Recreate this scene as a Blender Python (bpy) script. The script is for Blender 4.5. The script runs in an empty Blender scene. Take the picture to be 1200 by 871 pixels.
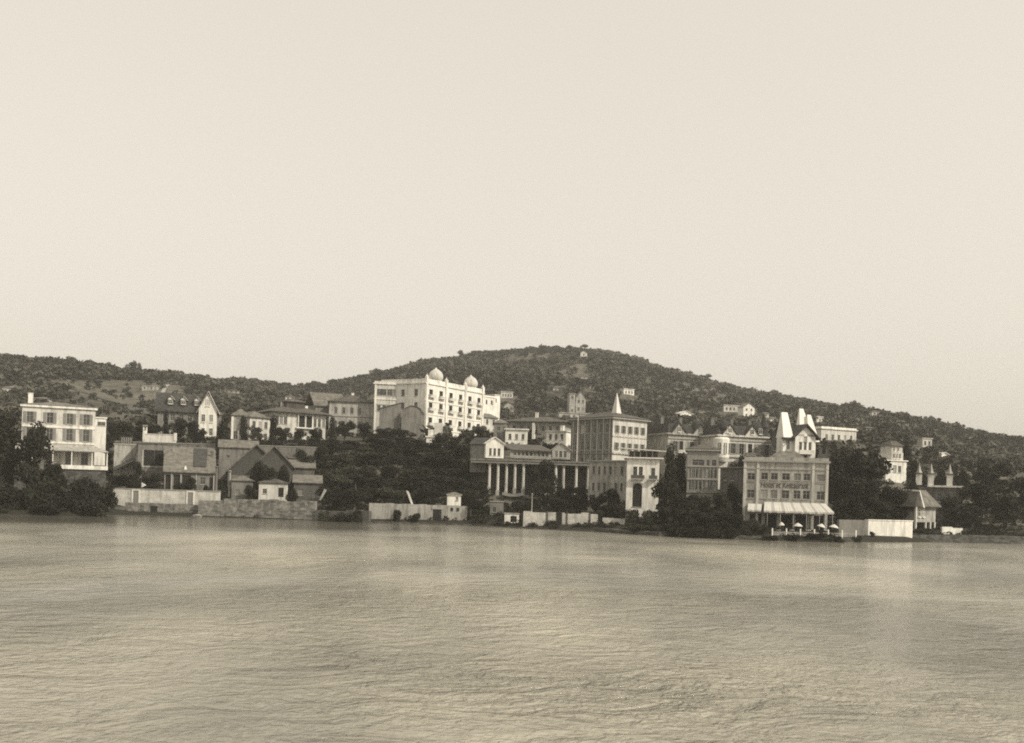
import bpy, math, random
import numpy as np
from mathutils import Vector, Matrix
R = math.radians
rnd = random.Random(7)
sc = bpy.context.scene
COL = sc.collection
F, U0, V0, ROLL, CAMZ = 1231.0, 600.0, 578.0, R(1.7), 6.0
cr, sr = math.cos(ROLL), math.sin(ROLL)

# ------------------------------------------------------------------ picture <-> place
def P(u, v, d):
    a, b = u - U0, V0 - v
    return Vector(((a*cr - b*sr)/F*d, d, CAMZ + (a*sr + b*cr)/F*d))
def zat(u, v, d): return P(u, v, d).z
def hz(u): return V0 + (u-U0)*math.tan(ROLL)

# ------------------------------------------------------------------ terrain
SH_U = [-600, 0, 80, 125, 150, 260, 370, 430, 550, 600, 700, 770, 860, 970, 1000, 1060, 1110, 1300, 1900]
SH_D = [176, 172, 172, 184, 190, 190, 189, 187, 186, 180, 172, 163, 158, 156, 161, 166, 174, 178, 190]
SK_U = [-600, -200, -50, 30, 80, 130, 180, 250, 330, 380, 430, 500, 560, 620, 680, 720, 800, 860, 920, 1000, 1060, 1100, 1124, 1200, 1300, 1500, 1900]
SK_V = [470, 425, 412, 416, 421, 428, 435, 443, 450, 449, 437, 420, 412, 409, 408, 415, 435, 452, 463, 476, 487, 493, 499, 512, 528, 560, 585]
RD_U = [-600, 80, 250, 330, 450, 620, 860, 1000, 1120, 1300, 1900]
RD_D = [600, 620, 700, 820, 880, 900, 850, 740, 660, 600, 560]
def shore(u): return float(np.interp(u, SH_U, SH_D))
_rng = np.random.RandomState(3)
_wav = [(_rng.uniform(-1, 1)*k, _rng.uniform(-1, 1)*k, _rng.uniform(0, 6.28), 1.0/k) for k in (.008, .012, .02, .03, .05, .08, .12) for _ in range(4)]
def wob(x, y):
    s = 0
    for a, b, c, w in _wav: s = s + np.sin(a*x*6 + b*y*6 + c)*w*.012
    return s
def ground(x, y):
    y = max(y, 1.0)
    u = U0 + x/y*F
    s = shore(u); rd = float(np.interp(u, RD_U, RD_D)); vt = float(np.interp(u, SK_U, SK_V))
    zr = CAMZ + (hz(u)-vt)/F*rd*1.001 - 5.5
    lo = float(np.interp(u, [0, 1000, 1080, 1400], [1, 1, .75, .75]))
    far4 = min(31, .3*zr + 8) if zr < 60 else 31
    ds = [s-40, s-4, s, s+3, 206, 226, 238, 262, 300, 400]
    zs = [-6, -1.6, -.5, .7, 4.0, 7.5*lo, 13.6*lo, 17.3*lo, 21.5*lo, far4]
    if y <= 400: z = float(np.interp(y, ds, zs))
    elif y <= rd:
        t = (y-400)/(rd-400)
        z = far4 + (zr-far4)*(t*.75 + .25*t*t*(3-2*t))
    else:
        t = min(1, (y-rd)/600.0)
        z = zr - (zr+6)*(t*t*(3-2*t)) - 1.5*min(1, (y-rd)/30)
    k = min(1, max(0, (y-300)/200)) * min(1, max(.0, (rd+40-y)/80) if y > rd-40 else 1)
    return z + wob(x, y)*.7*k
def gpt(u, d):
    x = (u-U0)/F*d
    for _ in range(3):
        z = ground(x, d)
        b = ((z-CAMZ)*F/d - (u-U0)*sr)/cr
        x = ((u-U0)*cr - b*sr)/F*d
    return Vector((x, d, ground(x, d)))
def hit(u, v, d0=205):
    d = d0
    while d < 1000:
        p = P(u, v, d)
        if p.z <= ground(p.x, d): return Vector((p.x, d, ground(p.x, d)))
        d += 2.0
    return gpt(u, float(np.interp(u, RD_U, RD_D))-5)

# ------------------------------------------------------------------ materials
def nt(name):
    m = bpy.data.materials.new(name); m.use_nodes = True
    n = m.node_tree.nodes; l = m.node_tree.links
    return m, n, l, n['Principled BSDF']
def tone(v, t=(1, .965, .87)): return (v*t[0], v*t[1], v*t[2], 1)
def mat(name, v, rough=.85, var=.25, scale=.6, stretch=(1, 1, 1), t=(1, .965, .87), bump=.0, fine=6.0, stain=0, spec=.3):
    m, n, l, bs = nt(name)
    tc = n.new('ShaderNodeTexCoord'); mp = n.new('ShaderNodeMapping'); mp.inputs['Scale'].default_value = stretch
    l.new(tc.outputs['Object'], mp.inputs['Vector'])
    oi = n.new('ShaderNodeObjectInfo')
    ad = n.new('ShaderNodeVectorMath'); ad.operation = 'ADD'
    l.new(mp.outputs[0], ad.inputs[0]); l.new(oi.outputs['Location'], ad.inputs[1])
    n1 = n.new('ShaderNodeTexNoise'); n1.inputs['Scale'].default_value = scale; n1.inputs['Detail'].default_value = 6
    n2 = n.new('ShaderNodeTexNoise'); n2.inputs['Scale'].default_value = scale*fine; n2.inputs['Detail'].default_value = 4
    l.new(ad.outputs[0], n1.inputs['Vector']); l.new(ad.outputs[0], n2.inputs['Vector'])
    mx = n.new('ShaderNodeMix'); mx.inputs['Factor'].default_value = .4
    l.new(n1.outputs['Fac'], mx.inputs['A']); l.new(n2.outputs['Fac'], mx.inputs['B'])
    rp = n.new('ShaderNodeValToRGB'); e = rp.color_ramp.elements
    e[0].position = .3; e[1].position = .66
    e[0].color = tone(v*(1-var), t); e[1].color = tone(min(.9, v*(1+var*.5)), t)
    l.new(mx.outputs['Result'], rp.inputs['Fac'])
    out = rp.outputs['Color']
    if stain:
        n3 = n.new('ShaderNodeTexNoise'); n3.inputs['Scale'].default_value = 1.2; n3.inputs['Detail'].default_value = 5
        m3 = n.new('ShaderNodeMapping'); m3.inputs['Scale'].default_value = (1.3, 1.3, .18)
        l.new(tc.outputs['Object'], m3.inputs['Vector']); l.new(m3.outputs[0], n3.inputs['Vector'])
        r3 = n.new('ShaderNodeValToRGB'); r3.color_ramp.elements[0].position = .36; r3.color_ramp.elements[1].position = .52
        r3.color_ramp.elements[0].color = (1-stain, 1-stain, 1-stain, 1); r3.color_ramp.elements[1].color = (1, 1, 1, 1)
        l.new(n3.outputs['Fac'], r3.inputs['Fac'])
        mm = n.new('ShaderNodeMix'); mm.data_type = 'RGBA'; mm.blend_type = 'MULTIPLY'; mm.inputs['Factor'].default_value = 1
        l.new(out, mm.inputs['A']); l.new(r3.outputs['Color'], mm.inputs['B']); out = mm.outputs['Result']
    l.new(out, bs.inputs['Base Color'])
    bs.inputs['Roughness'].default_value = rough
    bs.inputs['Specular IOR Level'].default_value = spec
    if bump:
        b = n.new('ShaderNodeBump'); b.inputs['Strength'].default_value = bump; b.inputs['Distance'].default_value = .15
        l.new(n2.outputs['Fac'], b.inputs['Height']); l.new(b.outputs[0], bs.inputs['Normal'])
    return m
def tile_mat(name, v, t=(1, .93, .8), rows=3.0, wave='Z'):
    m = mat(name, v, .8, .55, .9, t=t, stain=.3)
    n = m.node_tree.nodes; l = m.node_tree.links; bs = n['Principled BSDF']
    tc = n.new('ShaderNodeTexCoord'); w = n.new('ShaderNodeTexWave'); w.bands_direction = wave
    w.inputs['Scale'].default_value = rows; w.inputs['Distortion'].default_value = .6; w.inputs['Detail'].default_value = 2
    l.new(tc.outputs['Object'], w.inputs['Vector'])
    b = n.new('ShaderNodeBump'); b.inputs['Strength'].default_value = .6; b.inputs['Distance'].default_value = .12
    l.new(w.outputs['Fac'], b.inputs['Height']); l.new(b.outputs[0], bs.inputs['Normal'])
    return m
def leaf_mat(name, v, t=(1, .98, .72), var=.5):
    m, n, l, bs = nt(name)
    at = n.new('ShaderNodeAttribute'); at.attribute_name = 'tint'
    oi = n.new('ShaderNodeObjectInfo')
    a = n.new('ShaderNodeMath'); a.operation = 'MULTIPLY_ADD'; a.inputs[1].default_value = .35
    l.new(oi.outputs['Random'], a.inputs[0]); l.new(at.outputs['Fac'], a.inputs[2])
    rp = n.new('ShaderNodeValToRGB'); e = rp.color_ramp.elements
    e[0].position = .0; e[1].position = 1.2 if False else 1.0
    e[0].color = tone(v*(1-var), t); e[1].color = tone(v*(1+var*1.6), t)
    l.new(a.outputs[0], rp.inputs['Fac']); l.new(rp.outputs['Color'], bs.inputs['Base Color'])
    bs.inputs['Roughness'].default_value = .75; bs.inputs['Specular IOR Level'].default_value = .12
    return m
MT = dict(
    white=mat('white_plaster', .74, .85, .2, .5, stain=.3, bump=.15),
    cream=mat('cream_plaster', .56, .85, .26, .5, stain=.34, bump=.15),
    pale=mat('pale_plaster', .37, .88, .32, .5, stain=.4, bump=.2),
    grey=mat('grey_plaster', .19, .9, .3, .5, stain=.3, bump=.2),
    brown=mat('brown_with_shade', .15, .9, .3, .6, (.4, .4, 3), stain=.3),  # brown darkened to carry the shade of the mansion's left face
    dim=mat('weathered_plaster', .115, .9, .35, .5, stain=.35, bump=.2),
    wood=mat('weathered_wood', .25, .85, .35, .8, (3, 3, .3), bump=.2),
    darkwood=mat('dark_wood', .07, .8, .35, .8, (3, 3, .3)),
    trim=mat('painted_trim', .7, .6, .1, 1),
    dtrim=mat('stone_trim', .32, .7, .2, 1),
    tile=tile_mat('clay_roof_tiles', .1), tile2=tile_mat('pale_roof_tiles', .18), slate=tile_mat('dark_slate', .06, (1, .98, .9)),
    sunroof=mat('sunlit_white_roof', .78, .6, .1, .8, (2, 2, .4)),  # brighter zinc copy: sunlight on the steep roofs put into the colour
    zinc=mat('zinc_roof', .62, .45, .16, .8, (2, 2, .4)),
    glass=mat('window_glass', .03, .12, .4, .4, spec=.6), void=mat('dark_interior', .02, .9, .3, .5),
    shutter=mat('shutter_paint', .2, .7, .2, 1),
    stone=mat('rubble_stone', .25, .92, .42, 1.3, bump=.5, stain=.3), dstone=mat('wet_stone', .09, .8, .45, 1.3, bump=.5),
    lime=mat('limewashed_wall', .6, .9, .22, .8, stain=.28, bump=.3),
    awn=mat('awning_canvas', .55, .8, .15, .8), awnd=mat('awning_stripe', .38, .8, .15, .8),
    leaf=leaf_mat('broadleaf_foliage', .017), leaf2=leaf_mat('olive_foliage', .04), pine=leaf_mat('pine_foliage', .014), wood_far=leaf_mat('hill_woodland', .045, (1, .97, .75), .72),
    bark=mat('bark', .09, .9, .3, 2), iron=mat('painted_iron', .08, .5, .2, 1), ink=mat('sign_paint', .05, .7, .1, 1),
    road=mat('dirt_road', .075, .95, .25, .3), quay=mat('quay_paving', .3, .9, .3, .6, bump=.2),
)
g_ = MT['glass'].node_tree; gi = g_.nodes.new('ShaderNodeObjectInfo'); gr = g_.nodes.new('ShaderNodeValToRGB'); ge = gr.color_ramp.elements; gr.color_ramp.interpolation = 'CONSTANT'
ge[0].color = tone(.02); ge[1].position = .82; ge[1].color = tone(.2); g3 = ge.new(.5); g3.color = tone(.05); g4 = ge.new(.94); g4.color = tone(.4)
g_.links.new(gi.outputs['Random'], gr.inputs[0]); g_.links.new(gr.outputs[0], g_.nodes['Principled BSDF'].inputs['Base Color'])
for k_ in ('stone', 'dstone', 'lime'):
    t_ = MT[k_].node_tree; bs_ = t_.nodes['Principled BSDF']; src = bs_.inputs['Base Color'].links[0].from_socket
    vo = t_.nodes.new('ShaderNodeTexVoronoi'); vo.inputs['Scale'].default_value = 1.5; tc_ = t_.nodes.new('ShaderNodeTexCoord'); mp_ = t_.nodes.new('ShaderNodeMapping'); mp_.inputs['Scale'].default_value = (.8, 1, 1.7)
    t_.links.new(tc_.outputs['Object'], mp_.inputs[0]); t_.links.new(mp_.outputs[0], vo.inputs['Vector'])
    b2_ = t_.nodes.new('ShaderNodeRGBToBW'); t_.links.new(vo.outputs['Color'], b2_.inputs[0]); mr = t_.nodes.new('ShaderNodeMapRange'); mr.inputs['From Min'].default_value = .2; mr.inputs['From Max'].default_value = .8
    mr.inputs['To Min'].default_value = .5 if k_ != 'lime' else .82; mr.inputs['To Max'].default_value = 1.15 if k_ != 'lime' else 1.03; t_.links.new(b2_.outputs[0], mr.inputs['Value'])
    mm_ = t_.nodes.new('ShaderNodeMix'); mm_.data_type = 'RGBA'; mm_.blend_type = 'MULTIPLY'; mm_.inputs['Factor'].default_value = 1; t_.links.new(src, mm_.inputs['A']); t_.links.new(mr.outputs[0], mm_.inputs['B']); t_.links.new(mm_.outputs['Result'], bs_.inputs['Base Color'])
# ground: dry grass, bare earth and scrub
m, n, l, bs = nt('hillside_earth')
tc = n.new('ShaderNodeTexCoord')
a1 = n.new('ShaderNodeTexNoise'); a1.inputs['Scale'].default_value = .018; a1.inputs['Detail'].default_value = 8; a1.inputs['Roughness'].default_value = .62
a2 = n.new('ShaderNodeTexNoise'); a2.inputs['Scale'].default_value = .22; a2.inputs['Detail'].default_value = 6
l.new(tc.outputs['Object'], a1.inputs['Vector']); l.new(tc.outputs['Object'], a2.inputs['Vector'])
mx = n.new('ShaderNodeMix'); mx.inputs['Factor'].default_value = .45
l.new(a1.outputs['Fac'], mx.inputs['A']); l.new(a2.outputs['Fac'], mx.inputs['B'])
rp = n.new('ShaderNodeValToRGB'); e = rp.color_ramp.elements
e[0].position = .38; e[0].color = tone(.035, (1, .97, .78)); e[1].position = .7; e[1].color = tone(.16, (1, .93, .76))
x_ = e.new(.5); x_.color = tone(.085, (1, .95, .77))
l.new(mx.outputs['Result'], rp.inputs['Fac']); bs.inputs['Roughness'].default_value = .95
sx = n.new('ShaderNodeSeparateXYZ'); l.new(tc.outputs['Object'], sx.inputs[0])
wm = n.new('ShaderNodeMapRange'); wm.inputs['From Min'].default_value = 1.6; wm.inputs['From Max'].default_value = 2.6; l.new(sx.outputs['Z'], wm.inputs['Value'])
wx_ = n.new('ShaderNodeMix'); wx_.data_type = 'RGBA'; wx_.inputs['A'].default_value = tone(.03, (1, .96, .75)); l.new(wm.outputs[0], wx_.inputs['Factor']); l.new(rp.outputs['Color'], wx_.inputs['B'])
l.new(wx_.outputs['Result'], bs.inputs['Base Color'])
bb = n.new('ShaderNodeBump'); bb.inputs['Strength'].default_value = .6; bb.inputs['Distance'].default_value = .6
l.new(a2.outputs['Fac'], bb.inputs['Height']); l.new(bb.outputs[0], bs.inputs['Normal'])
bs.inputs['Specular IOR Level'].default_value = .1
MT['earth'] = m
# sea
m, n, l, bs = nt('sea_water')
tc = n.new('ShaderNodeTexCoord')
def wn(scale, st, det, dist=0, rot=0):
    mp = n.new('ShaderNodeMapping'); mp.inputs['Scale'].default_value = st; mp.inputs['Rotation'].default_value = (0, 0, rot)
    l.new(tc.outputs['Object'], mp.inputs['Vector'])
    q = n.new('ShaderNodeTexNoise'); q.inputs['Scale'].default_value = scale; q.inputs['Detail'].default_value = det; q.inputs['Distortion'].default_value = dist
    l.new(mp.outputs[0], q.inputs['Vector']); return q
w1 = wn(2.2, (1.0, 1, 1), 8, 1.2, .5); w2 = wn(.42, (.85, 1, 1), 6, 1.4, -.3); w3 = wn(.035, (.5, 1, 1), 6, 1.0, .15)
h = n.new('ShaderNodeMath'); h.operation = 'MULTIPLY_ADD'; h.inputs[1].default_value = 2.6
l.new(w2.outputs['Fac'], h.inputs[0]); l.new(w1.outputs['Fac'], h.inputs[2])
rg = n.new('ShaderNodeValToRGB'); rg.color_ramp.elements[0].position = .38; rg.color_ramp.elements[1].position = .62
rg.color_ramp.elements[0].color = (.12, .12, .12, 1); rg.color_ramp.elements[1].color = (1, 1, 1, 1)
l.new(w3.outputs['Fac'], rg.inputs['Fac'])
b = n.new('ShaderNodeBump'); b.inputs['Distance'].default_value = .34
sp = n.new('ShaderNodeSeparateXYZ'); l.new(tc.outputs['Object'], sp.inputs[0])
def ramp(sock, a, b_, x, y):
    q = n.new('ShaderNodeMapRange'); q.interpolation_type = 'SMOOTHSTEP'
    for k_, v_ in zip(('From Min', 'From Max', 'To Min', 'To Max'), (a, b_, x, y)): q.inputs[k_].default_value = v_
    l.new(sock, q.inputs['Value']); return q.outputs[0]
def mul(a, b_, op='MULTIPLY'):
    q = n.new('ShaderNodeMath'); q.operation = op; l.new(a, q.inputs[0]); l.new(b_, q.inputs[1]); return q.outputs[0]
lee = mul(ramp(sp.outputs['Y'], 118, 160, 0, 1), ramp(sp.outputs['X'], 10, -35, .45, 1))      # sheltered water, and where the bank's dark reflection goes into the colour
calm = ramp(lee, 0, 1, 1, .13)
l.new(mul(rg.outputs['Color'], calm), b.inputs['Strength'])
w4 = wn(.05, (1.1, .55, 1), 6, .3, 0)
sil = n.new('ShaderNodeValToRGB'); sil.color_ramp.elements[0].position = .38; sil.color_ramp.elements[1].position = .64
sil.color_ramp.elements[0].color = tone(.22, (1, .945, .78)); sil.color_ramp.elements[1].color = tone(.46, (1, .935, .75)); l.new(w4.outputs['Fac'], sil.inputs['Fac'])
bank_refl = n.new('ShaderNodeMix'); bank_refl.data_type = 'RGBA'; bank_refl.inputs['B'].default_value = tone(.1, (1, .95, .76)); l.new(lee, bank_refl.inputs['Factor']); l.new(sil.outputs['Color'], bank_refl.inputs['A'])  # dark reflection of the bank mixed into the base colour
l.new(bank_refl.outputs['Result'], bs.inputs['Base Color'])
l.new(h.outputs[0], b.inputs['Height']); l.new(b.outputs[0], bs.inputs['Normal'])
bs.inputs['Base Color'].default_value = tone(.25, (1, .93, .70)); bs.inputs['Roughness'].default_value = .12
bs.inputs['IOR'].default_value = 1.34; bs.inputs['Specular IOR Level'].default_value = .5
MT['sea'] = m

# ------------------------------------------------------------------ mesh builder
class MB:
    def __init__(s): s.v = []; s.f = []; s.m = []; s.mats = []
    def mi(s, k):
        if k not in s.mats: s.mats.append(k)
        return s.mats.index(k)
    def face(s, pts, k):
        i = len(s.v); s.v += [tuple(p) for p in pts]; s.f.append(list(range(i, i+len(pts)))); s.m.append(s.mi(k))
    def box(s, x0, y0, z0, x1, y1, z1, k):
        i = len(s.v)
        s.v += [(x0, y0, z0), (x1, y0, z0), (x1, y1, z0), (x0, y1, z0), (x0, y0, z1), (x1, y0, z1), (x1, y1, z1), (x0, y1, z1)]
        for q in ((3, 2, 1, 0), (4, 5, 6, 7), (0, 1, 5, 4), (1, 2, 6, 5), (2, 3, 7, 6), (3, 0, 4, 7)):
            s.f.append([i+j for j in q]); s.m.append(s.mi(k))
    def hull(s, bot, top, k):      # two rings of the same length
        n_ = len(bot); i = len(s.v); s.v += [tuple(p) for p in bot] + [tuple(p) for p in top]
        s.f.append([i+j for j in reversed(range(n_))]); s.m.append(s.mi(k))
        s.f.append([i+n_+j for j in range(n_)]); s.m.append(s.mi(k))
        for j in range(n_):
            q = (j+1) % n_; s.f.append([i+j, i+q, i+n_+q, i+n_+j]); s.m.append(s.mi(k))
    def lathe(s, prof, k, seg=20, cx=0, cy=0):
        rings = []
        for r, z in prof:
            i = len(s.v); rings.append(i)
            s.v += [(cx+r*math.cos(2*math.pi*j/seg), cy+r*math.sin(2*math.pi*j/seg), z) for j in range(seg)]
        for a, b_ in zip(rings, rings[1:]):
            for j in range(seg):
                q = (j+1) % seg; s.f.append([a+j, a+q, b_+q, b_+j]); s.m.append(s.mi(k))
        s.f.append([rings[0]+j for j in reversed(range(seg))]); s.m.append(s.mi(k))
        s.f.append([rings[-1]+j for j in range(seg)]); s.m.append(s.mi(k))
    def bar(s, a, b_, r0, r1, k, seg=6):
        a = Vector(a); b_ = Vector(b_); d = (b_-a).normalized()
        x = d.orthogonal().normalized(); y = d.cross(x)
        s.hull([a + (x*math.cos(t)+y*math.sin(t))*r0 for t in [2*math.pi*j/seg for j in range(seg)]],
               [b_ + (x*math.cos(t)+y*math.sin(t))*r1 for t in [2*math.pi*j/seg for j in range(seg)]], k)
    def mesh(s, name, smooth=False):
        me = bpy.data.meshes.new(name); me.from_pydata(s.v, [], s.f)
        for k in s.mats: me.materials.append(MT[k])
        me.polygons.foreach_set('material_index', s.m)
        if smooth: me.polygons.foreach_set('use_smooth', [True]*len(s.f))
        me.update(); return me
    def build(s, name, parent=None, smooth=False):
        o = bpy.data.objects.new(name, s.mesh(name, smooth)); COL.objects.link(o)
        if parent: o.parent = parent
        return o
def tag(o, label=None, cat=None, group=None, kind=None):
    if label: o['label'] = label
    if cat: o['category'] = cat
    if group: o['group'] = group
    if kind: o['kind'] = kind
    return o
def empty(name, loc, label, cat, rz=0, group=None):
    o = bpy.data.objects.new(name, None); COL.objects.link(o); o.location = loc; o.rotation_euler = (0, 0, rz)
    o.empty_display_size = .5
    return tag(o, label, cat, group)
def child(name, me, parent, loc=(0, 0, 0), rz=0):
    o = bpy.data.objects.new(name, me); COL.objects.link(o); o.parent = parent; o.location = loc; o.rotation_euler = (0, 0, rz); return o

# ------------------------------------------------------------------ windows
_wc = {}
def window_mesh(w, h, kind, fr):
    key = (round(w, 2), round(h, 2), kind, fr)
    if key in _wc: return _wc[key]
    m = MB()
    g = 'void' if kind in ('open', 'arch') else 'glass'
    t = min(.07, w*.06)
    m.box(0, .16, 0, w, .22, h, g)
    if kind == 'arch':      # spandrels that round the head
        r = w/2; n_ = 8
        for sgn in (0, 1):
            for j in range(n_):
                a0, a1 = math.pi/2*j/n_, math.pi/2*(j+1)/n_
                x0, x1 = r-r*math.cos(a0), r-r*math.cos(a1); z0 = h-r+r*math.sin(a0)
                if sgn: x0, x1 = w-x1, w-x0
                m.box(x0, .0, z0, x1, .155, h-.001, fr)
    if kind != 'open' and kind != 'arch':
        m.box(0, .06, 0, t, .15, h, fr); m.box(w-t, .06, 0, w, .15, h, fr)
        m.box(t, .06, 0, w-t, .15, t, fr); m.box(t, .06, h-t, w-t, .15, h, fr)
        m.box(w/2-t*.4, .08, t, w/2+t*.4, .14, h-t, fr)
        m.box(t, .09, h*.62, w/2-t*.4, .13, h*.62+t*.7, fr); m.box(w/2+t*.4, .09, h*.62, w-t, .13, h*.62+t*.7, fr)
    if kind != 'open': m.box(-.08, -.1, -.12, w+.08, .0, -.003, fr)
    _wc[key] = m.mesh('window'); return _wc[key]
def shutter_mesh(w, h, k):
    key = (round(w, 2), round(h, 2), 'sh', k)
    if key in _wc: return _wc[key]
    m = MB(); m.box(0, -.07, 0, w, -.01, h, k)
    for j in range(5): m.box(.04, -.09, h*(.06+.19*j), w-.04, -.071, h*(.06+.19*j)+h*.1, k)
    _wc[key] = m.mesh('shutter'); return _wc[key]

# ------------------------------------------------------------------ buildings
class Bld:
    def __init__(s, name, label, cat, A, B, v, depth, group=None, z=None):
        if A[1] == B[1] and cat not in ('wall', 'terrace', 'fence'):     # turn a frontal block to face the bay
            tm, ta, tb = (((q-U0)/F) for q in ((A[0]+B[0])/2, A[0], B[0])); dm = A[1]
            A = (A[0], dm*(1+tm*tm)/(1+ta*tm)); B = (B[0], dm*(1+tm*tm)/(1+tb*tm))
        pa = P(A[0], v, A[1]); zb = pa.z if z is None else z
        pa.z = zb
        xb = ((B[0]-U0)*cr - (F/B[1]*(zb-CAMZ) - (B[0]-U0)*sr)/cr*sr)/F*B[1]
        s.w = math.hypot(xb-pa.x, B[1]-A[1]); s.yaw = math.atan2(B[1]-A[1], xb-pa.x)
        s.D = depth; s.z = zb; s.root = empty(name, pa, label, cat, s.yaw, group); s.A = A
    def hv(s, v, u=None, d=None):      # local height of picture row v
        return zat(s.A[0] if u is None else u, v, s.A[1] if d is None else d) - s.z
    def L(s, f): return s.w if f in ('front', 'back') else s.D
    def loc(s, f, a, z, o=0, off=(0, 0)):
        if f == 'front': return (off[0]+a, off[1]-o, z)
        if f == 'back': return (off[0]+s.w-a, off[1]+s.D+o, z)
        if f == 'right': return (off[0]+s.w+o, off[1]+a, z)
        return (off[0]-o, off[1]+s.D-a, z)
    RZ = dict(front=0, right=math.pi/2, back=math.pi, left=-math.pi/2)
    def walls(s, h, k='white', below=3, wins={}, z0=0, name='wall', gable=None, rise=0, kf={}, fr='dtrim', reveal=.25, parent=None):
        """wins: {face: [(x0, z0, w, h, kind)]}"""
        m = MB(); s.h = h
        for f in ('front', 'right', 'back', 'left'):
            Lf = s.L(f); rs = [(a, b_, a+c, b_+d) for a, b_, c, d, *_ in wins.get(f, [])]
            xs = sorted({0, Lf} | {q for r in rs for q in (r[0], r[2])}); zs = sorted({z0-below, h} | {q for r in rs for q in (r[1], r[3])})
            for i in range(len(xs)-1):
                for j in range(len(zs)-1):
                    cx, cz = (xs[i]+xs[i+1])/2, (zs[j]+zs[j+1])/2
                    if any(r[0] < cx < r[2] and r[1] < cz < r[3] for r in rs): continue
                    m.face([s.loc(f, xs[i], zs[j]), s.loc(f, xs[i+1], zs[j]), s.loc(f, xs[i+1], zs[j+1]), s.loc(f, xs[i], zs[j+1])], kf.get(f, k))
            for r in rs:
                for (a, b_, c, d) in ((r[0], r[1], r[2], r[1]), (r[2], r[1], r[2], r[3]), (r[2], r[3], r[0], r[3]), (r[0], r[3], r[0], r[1])):
                    m.face([s.loc(f, a, b_), s.loc(f, c, d), s.loc(f, c, d, -reveal), s.loc(f, a, b_, -reveal)], k)
        m.face([(0, 0, h), (s.w, 0, h), (s.w, s.D, h), (0, s.D, h)], k)
        if gable == 'x':
            for x in (0, s.w): m.face([(x, 0, h), (x, s.D, h), (x, s.D/2, h+rise)], k)
        if gable == 'y':
            for y in (0, s.D): m.face([(0, y, h), (s.w, y, h), (s.w/2, y, h+rise)], k)
        s.wall = m.build(name, parent or s.root)
        for f, L_ in wins.items():
            for a, b_, c, d, *kd in L_:
                kd = kd[0] if kd else 'plain'
                base = 'arch' if kd == 'arch' else ('open' if kd in ('open', 'balc') else 'plain')
                nm = 'doorway' if kd in ('arch', 'open') else 'window'
                wo = child(nm, window_mesh(c, d, base, fr), s.root, s.loc(f, a, b_), s.RZ[f])
                if kd == 'shut':
                    sw = c*.48
                    me = shutter_mesh(sw, d, 'shutter')
                    child('shutter', me, wo, (-sw-.02, 0, 0)); child('shutter', me, wo, (c+.02, 0, 0))
                if kd == 'balc':
                    q = MB(); q.box(-.5, -.9, -.32, c+.5, -.102, -.16, 'trim')
                    q.box(-.5, -.9, -.159, c+.5, -.86, .4, 'cream'); q.box(-.5, -.859, -.159, -.46, -.102, .4, 'cream'); q.box(c+.46, -.859, -.159, c+.5, -.102, .4, 'cream')
                    child('balcony', _wc.setdefault(('balc', round(c, 2)), q.mesh('balcony')), wo)
    def band(s, z, t=.3, o=.18, k='trim', name='cornice', x0=None):
        m = MB(); m.box(-o, -o, z, s.w+o, s.D+o, z+t, k); return m.build(name, s.root)
    def strip(s, f, z, t=.22, o=.1, k='trim', name='string_course'):
        m = MB(); Lf = s.L(f); p = s.loc(f, 0, z, o); q = s.loc(f, Lf, z+t, .003)
        m.box(min(p[0], q[0]), min(p[1], q[1]), z, max(p[0], q[0]), max(p[1], q[1]), z+t, k); return m.build(name, s.root)
    def hip(s, rise, over=.5, k='tile', z=None, rect=None, ridge=None, name='roof'):
        z = s.h+.002 if z is None else z
        x0, y0, x1, y1 = rect or (0, 0, s.w, s.D)
        x0 -= over; y0 -= over; x1 += over; y1 += over
        W, D = x1-x0, y1-y0; c = min(W, D)/2 if ridge is None else ridge
        m = MB(); m.box(x0, y0, z, x1, y1, z+.14, k)
        B = [(x0, y0, z+.141), (x1, y0, z+.141), (x1, y1, z+.141), (x0, y1, z+.141)]
        if W >= D: T = [(x0+c, y0+D/2, z+rise), (x1-c, y0+D/2, z+rise)]; fs = ((0, 1, 5, 4), (1, 2, 5), (2, 3, 4, 5), (3, 0, 4))
        else: T = [(x0+W/2, y0+c, z+rise), (x0+W/2, y1-c, z+rise)]; fs = ((0, 1, 4), (1, 2, 5, 4), (2, 3, 5), (3, 0, 4, 5))
        A_ = B+T
        for q in fs: m.face([A_[i] for i in q], k)
        return m.build(name, s.root)
    def gable(s, rise, over=.5, k='tile', axis='x', z=None, t=.18, name='roof'):
        z = s.h if z is None else z
        m = MB(); o = over
        if axis == 'x':
            dz = rise/(s.D/2)*o
            for sg in (0, 1):
                ye, yr = (-o, s.D/2) if sg == 0 else (s.D+o, s.D/2)
                b_ = [(-o, ye, z-dz+.01), (s.w+o, ye, z-dz+.01), (s.w+o, yr, z+rise+.01), (-o, yr, z+rise+.01)]
                m.hull(b_, [(p[0], p[1], p[2]+t) for p in b_], k)
        else:
            dz = rise/(s.w/2)*o
            for sg in (0, 1):
                xe, xr = (-o, s.w/2) if sg == 0 else (s.w+o, s.w/2)
                b_ = [(xe, -o, z-dz+.01), (xr, -o, z+rise+.01), (xr, s.D+o, z+rise+.01), (xe, s.D+o, z-dz+.01)]
                m.hull(b_, [(p[0], p[1], p[2]+t) for p in b_], k)
        return m.build(name, s.root)
    def chimney(s, x, y, z, h=1.4, w=.6, k='dim', parent=None):
        m = MB(); m.box(x, y, z, x+w, y+w, z+h, k); m.box(x-.06, y-.06, z+h+.001, x+w+.06, y+w+.06, z+h+.15, k)
        return m.build('chimney', parent or s.root)
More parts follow.
